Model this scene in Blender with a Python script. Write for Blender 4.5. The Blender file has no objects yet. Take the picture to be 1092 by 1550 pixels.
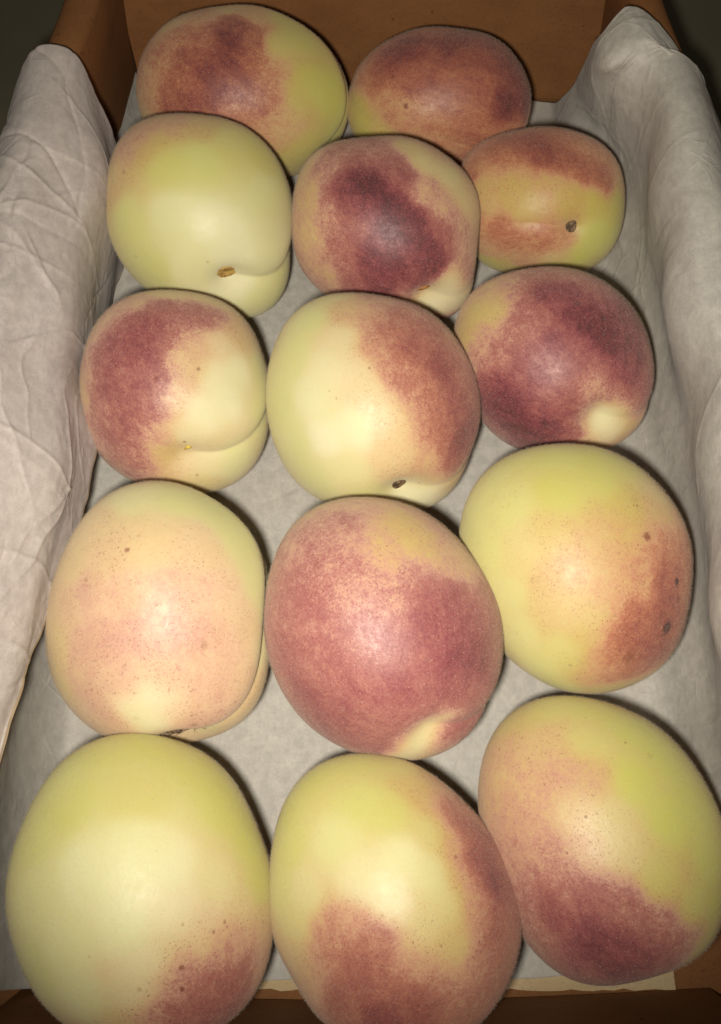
import bpy, bmesh, math, random
import numpy as np
from mathutils import Vector, Matrix

random.seed(4); np.random.seed(4)
scene = bpy.context.scene
COL = scene.collection

# ------------------------------------------------------------- camera
cam_d = bpy.data.cameras.new('camera'); cam = bpy.data.objects.new('camera', cam_d); COL.objects.link(cam)
cam.location = (0, 0, .283); cam.rotation_euler = (math.radians(25), 0, 0)
cam_d.sensor_fit = 'VERTICAL'; cam_d.sensor_height = 24; cam_d.lens = 24*1400/1550
cam_d.clip_start = .005; cam_d.clip_end = 60
scene.camera = cam

# ------------------------------------------------------------- dim room and the phone's flash
world = bpy.data.worlds.new('World'); scene.world = world; world.use_nodes = True
bg = world.node_tree.nodes['Background']; bg.inputs[0].default_value = (1, .86, .66, 1); bg.inputs[1].default_value = .058
fl = bpy.data.lights.new('phone_flash', 'SPOT'); flo = bpy.data.objects.new('phone_flash', fl); COL.objects.link(flo)
fl.energy = 4.4; fl.color = (1, .95, .86); fl.shadow_soft_size = .0075; fl.spot_size = math.radians(92); fl.spot_blend = 1
FLASH = Vector((-.0135, -.012, .279)); flo.location = FLASH
flo.rotation_euler = (Vector((-.002, .160, .03))-FLASH).to_track_quat('-Z', 'Y').to_euler()
scene.view_settings.view_transform = 'Standard'; scene.view_settings.look = 'None'
scene.view_settings.exposure = 0; scene.view_settings.gamma = 1
scene.render.engine = 'CYCLES'

# ------------------------------------------------------------- helpers
def tag(o, label=None, cat=None, group=None, kind=None):
    if label: o['label'] = label
    if cat: o['category'] = cat
    if group: o['group'] = group
    if kind: o['kind'] = kind
    return o

def link(name, me, mat=None, parent=None, smooth=True):
    o = bpy.data.objects.new(name, me); COL.objects.link(o)
    if mat: me.materials.append(mat)
    if parent: o.parent = parent
    if smooth: me.shade_smooth()
    return o

def mesh_np(name, V, Q):
    me = bpy.data.meshes.new(name)
    nq, k = Q.shape
    me.vertices.add(len(V)); me.vertices.foreach_set('co', np.ascontiguousarray(V, np.float32).ravel())
    me.loops.add(nq*k); me.loops.foreach_set('vertex_index', Q.astype(np.int32).ravel())
    me.polygons.add(nq); me.polygons.foreach_set('loop_start', np.arange(0, nq*k, k, dtype=np.int32))
    me.update(calc_edges=True); me.validate()
    return me

class NT:
    def __init__(s, name):
        s.m = bpy.data.materials.new(name); s.m.use_nodes = True; s.t = s.m.node_tree; s.b = s.t.nodes['Principled BSDF']
    def n(s, ty, **kw):
        x = s.t.nodes.new(ty)
        for k, v in kw.items(): setattr(x, k, v)
        return x
    def l(s, a, b): s.t.links.new(a, b)
    def put(s, sock, v):
        if hasattr(v, 'links') or isinstance(v, bpy.types.NodeSocket): s.l(v, sock)
        else: sock.default_value = v
    def math(s, op, a, b=0., c=None, clamp=False):
        x = s.n('ShaderNodeMath', operation=op, use_clamp=clamp); s.put(x.inputs[0], a); s.put(x.inputs[1], b)
        if c is not None: s.put(x.inputs[2], c)
        return x.outputs[0]
    def noise(s, vec, scale, detail=4, rough=.55, dist=0):
        x = s.n('ShaderNodeTexNoise'); s.l(vec, x.inputs['Vector'])
        x.inputs['Scale'].default_value = scale; x.inputs['Detail'].default_value = detail
        x.inputs['Roughness'].default_value = rough; x.inputs['Distortion'].default_value = dist
        return x.outputs['Fac']
    def smooth(s, v, a, b, lo=0., hi=1.):
        x = s.n('ShaderNodeMapRange', interpolation_type='SMOOTHSTEP'); s.l(v, x.inputs[0])
        for i, q in enumerate((a, b, lo, hi)): s.put(x.inputs[i+1], q)
        return x.outputs[0]
    def ramp(s, v, stops):
        x = s.n('ShaderNodeValToRGB'); s.l(v, x.inputs[0]); e = x.color_ramp.elements
        while len(e) < len(stops): e.new(.5)
        for q, (p, c) in zip(e, stops): q.position = p; q.color = (*c, 1)
        return x.outputs[0]
    def mix(s, f, a, b, mode='MIX'):
        x = s.n('ShaderNodeMix', data_type='RGBA', blend_type=mode); s.put(x.inputs[0], f)
        s.put(x.inputs[6], a if not isinstance(a, tuple) else (*a, 1)); s.put(x.inputs[7], b if not isinstance(b, tuple) else (*b, 1))
        return x.outputs[2]
    def bump(s, h, strength, dist):
        x = s.n('ShaderNodeBump'); x.inputs['Strength'].default_value = strength; x.inputs['Distance'].default_value = dist
        s.l(h, x.inputs['Height']); s.l(x.outputs[0], s.b.inputs['Normal'])

# ---- peach geometry (numpy only) ----
def cube_sphere(n):
    a = np.tan(np.linspace(-math.pi/4, math.pi/4, n+1))
    U, V = np.meshgrid(a, a, indexing='ij'); O = np.ones_like(U)
    faces = [(O,U,V),(-O,V,U),(V,O,U),(U,-O,V),(U,V,O),(V,U,-O)]
    P = np.concatenate([np.stack(f, -1).reshape(-1,3) for f in faces])
    P /= np.linalg.norm(P, axis=1)[:,None]
    key = np.round(P*1e5).astype(np.int64)
    _, idx, inv = np.unique(key, axis=0, return_index=True, return_inverse=True)
    inv = inv.reshape(-1); V3 = P[idx]
    base = np.arange((n+1)**2).reshape(n+1, n+1)
    q = np.stack([base[:-1,:-1], base[1:,:-1], base[1:,1:], base[:-1,1:]], -1).reshape(-1,4)
    Q = np.concatenate([q + k*(n+1)**2 for k in range(6)])
    Q = inv[Q]
    c = V3[Q].mean(1); nrm = np.cross(V3[Q[:,1]]-V3[Q[:,0]], V3[Q[:,2]]-V3[Q[:,0]])
    flip = (c*nrm).sum(1) < 0
    Q[flip] = Q[flip][:, ::-1]
    return V3, Q

def sstep(a, b, x):
    t = np.clip((x-a)/(b-a), 0, 1); return t*t*(3-2*t)

def peach_radius(d, stem, sut, cav, cavw, groove, seed, pit=None):
    """radius over unit directions d: shoulder, stem cavity, suture groove, faint lumps"""
    S = np.array(stem); S = S/np.linalg.norm(S)
    T = np.array(sut) - S*np.dot(S, sut); T = T/np.linalg.norm(T)
    N = np.cross(S, T)
    cs = np.clip(d@S, -1, 1); th = np.arccos(cs)
    r = np.ones(len(d))
    r -= cav*np.exp(-(th/cavw)**2)
    r += .022*np.exp(-((th-.55)/.28)**2)
    sn = d@N; win = sstep(-.05, .22, d@T)
    wob = sn + .02*np.sin(5*(d@T)+seed)
    r -= win*groove*(np.exp(-(np.abs(wob)/.05)**1.3)*.62 + .38*np.exp(-(wob/.16)**2))
    r += win*groove*.35*np.exp(-((wob-.2)/.16)**2)
    if pit:                              # small pit where the stem tore off
        q = np.array(pit[:3])/np.linalg.norm(pit[:3]); r -= pit[3]*np.exp(-(np.arccos(np.clip(d@q, -1, 1))/pit[4])**4)
    rs = np.random.RandomState(int(seed*17)+3)
    for k in range(7):
        v = rs.normal(size=3); v /= np.linalg.norm(v)
        r += .0055*np.sin(rs.uniform(2, 5)*(d@v)+rs.uniform(0, 6))
    return r

def lateral(d, four):
    """outline of the fruit round its own long axis as a few cosine/sine terms"""
    az = np.arctan2(d[:,1], d[:,0]); lat2 = d[:,0]**2+d[:,1]**2
    f = np.ones(len(d))
    for k in range(1, len(four)//2+1):
        w = 1 if k == 2 else lat2**(.5 if k == 1 else 1)
        f = f + w*(four[2*k-2]*np.cos(k*az)+four[2*k-1]*np.sin(k*az))
    return f

def peach_points(d, P):
    r = peach_radius(d, P['stem'], P['sut'], P['cav'], P['cavw'], P['groove'], P['seed'], P.get('pit'))
    f = lateral(d, P['four'])
    L = d*r[:,None]*P['R']
    L[:,0] *= f; L[:,1] *= f; L[:,2] *= P.get('deep', 1)
    F = np.array(P['frame'])            # rows u, v, w
    return L@F + np.array(P['loc'])

PEACHES = [
{'seed': 0.5, 'cav': 0.08, 'cavw': 0.24, 'groove': 0.05, 'deep': 1.0, 'frame': [[0.992, 0.0535, -0.1146], [0.0519, 0.6547, 0.7541], [0.1154, -0.754, 0.6467]], 'stem': [0.826, -0.497, 0.267], 'sut': [0.97, 0.003, 0.243], 'R': 0.03435, 'four': [0.0, 0.0, 0.1498, -0.0145, -0.0043, -0.0037, 0.0092, -0.0076, -0.0062, -0.0005, -0.0076, 0.0063], 'loc': [-0.0435, 0.28993, 0.03245], 'pts': [[-0.198, 0.58, 0.79, 0.85, 0.5], [-0.304, 0.291, 0.907, 0.8, 0.5], [-0.13, 0.745, 0.655, 0.75, 0.5], [-0.444, 0.53, 0.723, 0.5, 0.5], [-0.667, 0.438, 0.603, 0.5, 0.5], [-0.789, 0.189, 0.584, 0.42, 0.5], [-0.855, -0.059, 0.515, 0.38, 0.5], [-0.607, -0.059, 0.793, 0.6, 0.5], [-0.509, 0.25, 0.823, 0.65, 0.5], [-0.381, -0.195, 0.904, 0.6, 0.5], [-0.202, -0.364, 0.909, 0.5, 0.5], [0.141, -0.122, 0.982, 0.55, 0.5], [-0.481, 0.003, 0.877, 0.65, 0.5], [-0.294, 0.065, 0.954, 0.75, 0.5], [-0.054, 0.147, 0.988, 0.7, 0.5], [0.094, 0.38, 0.92, 0.6, 0.5], [0.056, 0.604, 0.795, 0.6, 0.5], [0.237, 0.296, 0.925, 0.35, 0.5], [0.203, 0.003, 0.979, 0.55, 0.5], [-0.128, -0.216, 0.968, 0.45, 0.5], [0.211, -0.257, 0.943, 0.3, 0.5], [0.378, -0.178, 0.909, 0.25, 0.5], [0.35, 0.52, 0.779, 0.08, 0.8], [0.526, 0.584, 0.619, 0.05, 0.9], [0.591, 0.131, 0.796, 0.03, 1], [0.452, 0.003, 0.892, 0.1, 0.9], [0.769, 0.066, 0.636, 0, 1], [0.869, -0.241, 0.432, 0, 0.9], [0.629, -0.427, 0.649, 0.08, 0.9], [0.477, -0.655, 0.586, 0.1, 0.9], [-0.341, -0.428, 0.837, 0.3, 0.5], [-0.896, -0.217, 0.389, 0.25, 0.6], [0.094, 0.905, 0.415, 0.25, 0.6], [-0.463, 0.793, 0.396, 0.35, 0.5], [-0.203, 0.947, 0.25, 0.2, 0.5], [0.464, 0.821, 0.331, 0.05, 0.9], [-0.69, 0.677, 0.257, 0.2, 0.5]], 'spots': [], 'label': 'blushed peach in the far left corner with a yellow-green right half', 'stemkind': None, 'warm': 0.8, 'rough': 0.95},
{'seed': 2.2, 'cav': 0.08, 'cavw': 0.24, 'groove': 0.012, 'deep': 1.0, 'frame': [[0.9965, -0.0355, 0.0761], [-0.0341, 0.6571, 0.753], [-0.0767, -0.7529, 0.6536]], 'stem': [0.949, -0.311, 0.045], 'sut': [0.571, -0.522, 0.633], 'R': 0.03021, 'four': [0.0, 0.0, 0.1796, -0.0259, -0.0035, -0.0257, 0.0151, -0.0157, -0.0087, -0.0225, -0.0124, -0.0062], 'loc': [0.0303, 0.29176, 0.02801], 'pts': [[-0.856, 0.004, 0.516, 0.1, 1], [-0.812, -0.21, 0.545, 0.08, 1], [-0.781, 0.229, 0.58, 0.44800000000000006, 0.7], [-0.594, 0.445, 0.67, 0.784, 0.5], [-0.686, 0.312, 0.658, 0.672, 0.5], [-0.38, 0.652, 0.656, 0.8400000000000001, 0.5], [0.143, 0.764, 0.629, 0.8400000000000001, 0.5], [0.599, 0.634, 0.489, 0.784, 0.5], [0.841, 0.294, 0.455, 0.85, 0.5], [0.873, 0.004, 0.488, 0.85, 0.5], [0.691, -0.068, 0.719, 0.8400000000000001, 0.5], [0.406, 0.149, 0.902, 0.6160000000000001, 0.5], [0.129, 0.166, 0.978, 0.56, 0.5], [-0.202, 0.257, 0.945, 0.6160000000000001, 0.5], [-0.459, -0.068, 0.886, 0.392, 0.7], [-0.668, -0.281, 0.689, 0.15, 0.8], [-0.181, -0.147, 0.972, 0.44800000000000006, 0.5], [0.258, -0.14, 0.956, 0.5040000000000001, 0.5], [0.141, -0.524, 0.84, 0.44800000000000006, 0.5], [-0.358, -0.525, 0.772, 0.336, 0.5], [0.551, -0.359, 0.753, 0.56, 0.5], [0.938, -0.247, 0.244, 0.336, 0.9], [0.72, -0.317, 0.617, 0.5040000000000001, 0.5], [-0.128, 0.916, 0.379, 0.672, 0.5], [0.443, 0.478, 0.759, 0.7280000000000001, 0.5]], 'spots': [[-0.34, -0.011, 0.94, 0.0368, 0.8], [-0.5, 0.278, 0.82, 0.0276, 0.6], [-0.036, 0.825, 0.564, 0.0276, 0.6]], 'label': 'dusky red peach against the back wall, right of the two farthest', 'stemkind': None, 'warm': 0.8, 'rough': 0.76},
{'seed': 3.9, 'cav': 0.14, 'cavw': 0.2, 'groove': 0.06, 'deep': 1.0, 'frame': [[0.985, 0.073, -0.1565], [0.0517, 0.7403, 0.6703], [0.1648, -0.6683, 0.7254]], 'stem': [0.287, -0.595, 0.751], 'sut': [0.767, -0.447, 0.46], 'R': 0.03296, 'four': [0.0, 0.0, -0.0089, -0.0671, -0.0228, -0.003, -0.035, 0.0131, -0.0007, 0.0064, 0.0062, 0.0087], 'loc': [-0.05436, 0.22647, 0.03762], 'pts': [[-0.003, 0.503, 0.864, 0, 0.8], [-0.295, 0.405, 0.865, 0.02, 0.85], [0.255, 0.708, 0.658, 0.05, 0.8], [-0.003, 0.819, 0.574, 0.1875, 0.7], [-0.303, 0.806, 0.508, 0.3125, 0.6], [-0.529, 0.669, 0.522, 0.375, 0.6], [-0.669, 0.541, 0.51, 0.3125, 0.6], [-0.838, 0.264, 0.478, 0.1875, 0.6], [-0.471, 0.582, 0.663, 0.1875, 0.8], [-0.722, -0.075, 0.688, 0, 0.7], [-0.288, -0.004, 0.958, 0, 0.3], [0.122, -0.066, 0.99, 0, 0.05], [0.284, -0.29, 0.914, 0, 0], [-0.075, -0.505, 0.86, 0, 0.3], [0.684, 0.203, 0.701, 0, 0.5], [0.739, -0.206, 0.642, 0, 0.3], [-0.528, -0.528, 0.665, 0, 0.7], [0.589, 0.655, 0.472, 0.05, 0.9], [0.29, -0.647, 0.706, 0, 0], [0.565, -0.684, 0.462, 0, 0.5], [0.402, -0.813, 0.421, 0, 0.3], [0.776, -0.542, 0.324, 0, 0.6]], 'spots': [[-0.708, 0.349, 0.613, 0.0293, 0.4], [-0.676, -0.422, 0.605, 0.022, 0.3], [0.043, -0.417, 0.908, 0.0183, 0.3]], 'label': 'plain cream-yellow peach with open tan stem hollow, second row by the left tissue', 'stemkind': 'hollow', 'warm': 0.4, 'rough': 0.76, 'scar': [0.249, -0.553, 0.795], 'pit': [0.249, -0.553, 0.795, 0.03, 0.1]},
{'seed': 5.6, 'cav': 0.13, 'cavw': 0.18, 'groove': 0.016, 'deep': 1.0, 'frame': [[0.9996, -0.0116, 0.0249], [-0.008, 0.7437, 0.6685], [-0.0263, -0.6684, 0.7433]], 'stem': [0.409, -0.649, 0.641], 'sut': [0.855, -0.462, 0.234], 'R': 0.03202, 'four': [0.0, 0.0, 0.0393, -0.0515, -0.0176, -0.0025, -0.0422, 0.0134, 0.0038, 0.0092, -0.0009, 0.0171], 'loc': [0.00903, 0.22262, 0.03557], 'pts': [[-0.162, 0.384, 0.909, 0.95, 0.5], [-0.258, 0.51, 0.82, 0.9, 0.5], [0.039, 0.266, 0.963, 0.95, 0.5], [-0.341, 0.301, 0.891, 0.75, 0.5], [0.108, -0.014, 0.994, 0.95, 0.5], [0.244, 0.055, 0.968, 0.9, 0.5], [0.378, -0.15, 0.914, 0.9, 0.5], [0.446, -0.329, 0.833, 0.9, 0.5], [0.107, -0.358, 0.928, 0.85, 0.5], [0.333, -0.492, 0.804, 0.8, 0.5], [-0.111, -0.551, 0.827, 0.85, 0.5], [-0.184, -0.241, 0.953, 0.8, 0.5], [-0.385, -0.085, 0.919, 0.55, 0.5], [-0.507, 0.123, 0.853, 0.4, 0.5], [-0.459, -0.299, 0.837, 0.5, 0.5], [-0.338, -0.547, 0.766, 0.65, 0.5], [-0.605, -0.444, 0.661, 0.3, 0.7], [-0.736, -0.084, 0.672, 0.25, 0.6], [-0.749, 0.314, 0.583, 0.25, 0.7], [-0.784, 0.554, 0.282, 0.2, 0.5], [-0.533, 0.618, 0.579, 0.4, 0.5], [-0.419, 0.767, 0.485, 0.5, 0.5], [-0.168, 0.81, 0.562, 0.5, 0.5], [0.038, 0.72, 0.693, 0.55, 0.5], [0.178, 0.545, 0.82, 0.6, 0.5], [0.378, 0.395, 0.838, 0.35, 0.5], [0.384, 0.678, 0.627, 0.1, 0.5], [0.248, 0.825, 0.508, 0.15, 0.6], [0.645, 0.527, 0.554, 0.1, 0.5], [0.788, 0.259, 0.558, 0.15, 0.5], [0.584, 0.191, 0.789, 0.3, 0.5], [0.528, -0.014, 0.849, 0.6, 0.5], [0.738, -0.014, 0.675, 0.4, 0.5], [0.877, -0.154, 0.456, 0.35, 0.5], [0.718, -0.286, 0.635, 0.45, 0.5], [0.602, -0.454, 0.657, 0.05, 0.3], [0.722, -0.575, 0.386, 0.08, 0.3], [0.456, -0.707, 0.54, 0.0, 0], [0.6, -0.698, 0.391, 0.08, 0.1], [0.544, -0.583, 0.604, 0.02, 0.1], [0.641, -0.62, 0.453, 0.03, 0.1], [0.425, -0.645, 0.635, 0.05, 0.1], [0.532, -0.511, 0.675, 0.05, 0.2], [0.801, -0.412, 0.435, 0.5, 0.5], [0.369, -0.61, 0.701, 0.4, 0.7], [0.519, -0.832, 0.196, 0.6, 0.5], [-0.294, 0.681, 0.67, 0.6, 0.5], [0.904, 0.125, 0.408, 0.2, 0.5]], 'spots': [], 'label': 'peach with broad maroon centre and cream patch at its stem, middle of second row', 'stemkind': 'sliver', 'warm': 0.2, 'rough': 0.9, 'scar': [0.384, -0.592, 0.709]},
{'seed': 7.3, 'cav': 0.09, 'cavw': 0.15, 'groove': 0.03, 'deep': 1.0, 'frame': [[0.9814, -0.0812, 0.1741], [-0.0599, 0.7319, 0.6788], [-0.1825, -0.6766, 0.7134]], 'stem': [0.385, -0.275, 0.881], 'sut': [-0.395, -0.15, 0.906], 'R': 0.02841, 'four': [0.0, 0.0, 0.0708, -0.0422, -0.002, 0.0074, -0.0305, -0.0029, 0.0071, 0.0056, -0.0091, 0.0014], 'loc': [0.06447, 0.24089, 0.02821], 'pts': [[-0.172, 0.748, 0.641, 0.7, 0.5], [0.086, 0.619, 0.781, 0.75, 0.5], [0.326, 0.546, 0.772, 0.65, 0.5], [-0.479, 0.654, 0.586, 0.6, 0.5], [-0.743, 0.424, 0.518, 0.5, 0.5], [0.538, 0.362, 0.761, 0.6, 0.5], [0.697, 0.209, 0.685, 0.6, 0.5], [0.483, 0.7, 0.527, 0.5, 0.5], [-0.616, 0.131, 0.776, 0.2, 0.8], [-0.3, 0.128, 0.945, 0.2, 0.9], [0.082, 0.139, 0.987, 0.25, 0.9], [-0.151, 0.053, 0.987, 0.2, 0.9], [0.313, 0.055, 0.948, 0.2, 1], [0.633, -0.024, 0.774, 0.1, 1], [0.871, -0.103, 0.481, 0.05, 1], [0.628, -0.338, 0.701, 0, 1], [0.479, -0.583, 0.656, 0, 1], [0.786, -0.416, 0.458, 0, 1], [0.253, -0.741, 0.622, 0.05, 1], [-0.472, -0.236, 0.85, 0.55, 0.7], [-0.466, -0.334, 0.819, 0.5, 0.5], [-0.167, -0.343, 0.924, 0.5, 0.5], [0.086, -0.44, 0.894, 0.5, 0.5], [0.245, -0.432, 0.868, 0.35, 0.5], [0.211, -0.659, 0.721, 0.2, 0.5], [-0.256, -0.708, 0.658, 0.35, 0.5], [-0.624, -0.686, 0.375, 0.05, 1], [-0.414, -0.77, 0.486, 0.15, 0.9], [-0.659, -0.489, 0.571, 0.35, 0.5], [-0.714, -0.198, 0.671, 0.45, 0.7], [-0.596, -0.024, 0.803, 0.2, 0.5], [-0.155, -0.139, 0.978, 0.2, 0.8]], 'spots': [], 'label': 'small peach with round brown stem scar facing up, second row by right tissue', 'stemkind': 'knob', 'warm': 0.85, 'rough': 0.76, 'scar': [0.385, -0.275, 0.881], 'pit': [0.385, -0.275, 0.881, 0.022, 0.06]},
{'seed': 9.0, 'cav': 0.12, 'cavw': 0.2, 'groove': 0.055, 'deep': 1.0, 'frame': [[0.9804, 0.0833, -0.1787], [0.0248, 0.847, 0.531], [0.1956, -0.525, 0.8283]], 'stem': [0.099, -0.611, 0.785], 'sut': [0.69, -0.425, 0.586], 'R': 0.03128, 'four': [0.0, 0.0, -0.0313, -0.0275, -0.0113, -0.0087, -0.025, 0.0028, -0.001, -0.0033, 0.0035, -0.0002], 'loc': [-0.0585, 0.15853, 0.03244], 'pts': [[-0.215, 0.586, 0.781, 0.75, 0.5], [-0.397, 0.517, 0.759, 0.65, 0.5], [-0.543, 0.347, 0.765, 0.7, 0.5], [-0.306, 0.334, 0.891, 0.75, 0.5], [-0.701, 0.228, 0.676, 0.6, 0.5], [-0.651, 0.028, 0.759, 0.65, 0.5], [-0.438, 0.095, 0.894, 0.6, 0.5], [-0.189, 0.122, 0.974, 0.65, 0.5], [-0.515, -0.18, 0.838, 0.6, 0.5], [-0.305, -0.178, 0.935, 0.6, 0.5], [-0.577, -0.383, 0.721, 0.6, 0.5], [-0.433, -0.511, 0.743, 0.5, 0.5], [-0.333, -0.714, 0.616, 0.5, 0.5], [-0.724, -0.18, 0.666, 0.5, 0.5], [-0.847, 0.163, 0.506, 0.35, 0.5], [-0.93, -0.041, 0.365, 0.25, 0.5], [-0.788, -0.385, 0.481, 0.45, 0.5], [-0.721, 0.592, 0.361, 0.3, 0.5], [-0.398, 0.797, 0.455, 0.3, 0.5], [-0.093, 0.762, 0.641, 0.55, 0.5], [0.228, 0.733, 0.64, 0.55, 0.5], [0.358, 0.735, 0.577, 0.45, 0.5], [-0.029, 0.541, 0.841, 0.5, 0.5], [0.164, 0.444, 0.881, 0.25, 0.3], [0.427, 0.482, 0.765, 0.12, 0.2], [0.558, 0.613, 0.559, 0.2, 0.5], [0.035, 0.219, 0.975, 0.25, 0.2], [0.165, 0.221, 0.961, 0.25, 0.5], [-0.17, -0.042, 0.985, 0.5, 0.5], [-0.03, -0.04, 0.999, 0.15, 0.2], [0.306, 0.161, 0.938, 0, 0], [0.455, -0.042, 0.89, 0, 0], [0.582, 0.231, 0.78, 0, 0.1], [0.219, -0.161, 0.962, 0, 0.0], [0.097, -0.349, 0.932, 0.05, 0.2], [-0.165, -0.377, 0.911, 0.3, 0.3], [-0.097, -0.575, 0.813, 0.2, 0.7], [0.099, -0.677, 0.73, 0.12, 0.2], [0.279, -0.649, 0.707, 0.05, 0.2], [0.523, -0.587, 0.618, 0, 0.4], [0.849, -0.176, 0.498, 0, 0.5], [0.868, 0.235, 0.438, 0, 0.5], [0.222, -0.849, 0.479, 0.1, 0.5], [-0.093, 0.924, 0.371, 0.15, 0.5], [0.293, 0.894, 0.338, 0.15, 0.5], [-0.164, -0.811, 0.561, 0.2, 0.5]], 'spots': [[-0.175, 0.121, 0.977, 0.0345, 0.8], [0.199, 0.228, 0.953, 0.0276, 0.5], [0.073, -0.458, 0.886, 0.0207, 0.6], [0.191, -0.764, 0.617, 0.0207, 0.4]], 'label': 'peach red on the left and cream on the right, third row beside the left tissue', 'stemkind': 'tip', 'warm': 0.15, 'rough': 0.95, 'scar': [0.117, -0.561, 0.819]},
{'seed': 10.7, 'cav': 0.12, 'cavw': 0.2, 'groove': 0.02, 'deep': 1.0, 'frame': [[0.9999, -0.0056, 0.012], [-0.0016, 0.8504, 0.5261], [-0.0131, -0.526, 0.8504]], 'stem': [0.266, -0.738, 0.62], 'sut': [0.79, -0.545, 0.28], 'R': 0.03393, 'four': [0.0, 0.0, -0.0167, -0.0383, 0.0067, -0.004, -0.0266, 0.0092, 0.0034, 0.0019, 0.0097, 0.0001], 'loc': [0.00387, 0.15262, 0.03488], 'pts': [[-0.827, 0.058, 0.559, 0, 0.6], [-0.659, 0.4, 0.637, 0, 0.6], [-0.522, 0.66, 0.541, 0, 0.6], [-0.518, 0.058, 0.854, 0, 0.1], [-0.393, -0.247, 0.886, 0, 0], [-0.146, -0.182, 0.972, 0, 0], [-0.706, -0.311, 0.636, 0, 0.5], [-0.505, -0.601, 0.619, 0.0, 0.5], [-0.207, -0.543, 0.814, 0.02, 0.4], [-0.249, 0.501, 0.829, 0.08, 0.3], [-0.364, 0.28, 0.888, 0.03, 0.2], [-0.137, 0.277, 0.951, 0.1, 0.2], [-0.025, 0.053, 0.998, 0.12, 0.2], [0.143, -0.171, 0.975, 0.15, 0.3], [-0.086, 0.771, 0.631, 0.35, 0.5], [-0.2, 0.81, 0.552, 0.2, 0.5], [0.095, 0.671, 0.735, 0.5, 0.5], [0.219, 0.799, 0.56, 0.5, 0.5], [0.034, 0.485, 0.874, 0.4, 0.5], [0.221, 0.309, 0.925, 0.5, 0.5], [0.346, 0.496, 0.796, 0.65, 0.5], [0.534, 0.622, 0.573, 0.6, 0.5], [0.597, 0.31, 0.74, 0.75, 0.5], [0.784, 0.309, 0.539, 0.6, 0.5], [0.47, 0.121, 0.874, 0.5, 0.5], [0.714, -0.003, 0.701, 0.7, 0.5], [0.461, -0.064, 0.885, 0.45, 0.5], [0.566, -0.24, 0.789, 0.6, 0.5], [0.745, -0.3, 0.596, 0.8, 0.5], [0.85, -0.185, 0.493, 0.75, 0.5], [0.933, 0.059, 0.356, 0.6, 0.5], [0.643, -0.468, 0.607, 0.65, 0.5], [0.427, -0.455, 0.781, 0.3, 0.5], [0.196, -0.444, 0.874, 0.15, 0.3], [0.475, -0.614, 0.63, 0.25, 0.5], [-0.027, -0.786, 0.618, 0.02, 0.6], [0.469, -0.743, 0.478, 0, 0], [0.414, -0.853, 0.319, 0, 0.1], [0.335, -0.807, 0.486, 0, 0], [0.555, -0.776, 0.301, 0.03, 0], [0.385, -0.702, 0.599, 0, 0.1], [0.655, -0.683, 0.324, 0.2, 0.5], [0.095, 0.914, 0.394, 0.35, 0.5], [0.785, 0.497, 0.369, 0.5, 0.5], [-0.364, 0.873, 0.324, 0.05, 0.5]], 'spots': [[-0.027, 0.296, 0.955, 0.0153, 0.5], [-0.301, 0.058, 0.952, 0.0153, 0.4], [-0.356, 0.117, 0.927, 0.0123, 0.4], [-0.516, -0.808, 0.284, 0.0184, 0.3], [0.413, -0.686, 0.599, 0.0123, 0.4]], 'label': 'tall cream peach with a rust-red right flank, middle of the third row', 'stemkind': 'knob', 'warm': 0.45, 'rough': 0.76, 'scar': [0.246, -0.744, 0.621], 'pit': [0.246, -0.744, 0.621, 0.022, 0.06]},
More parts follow.
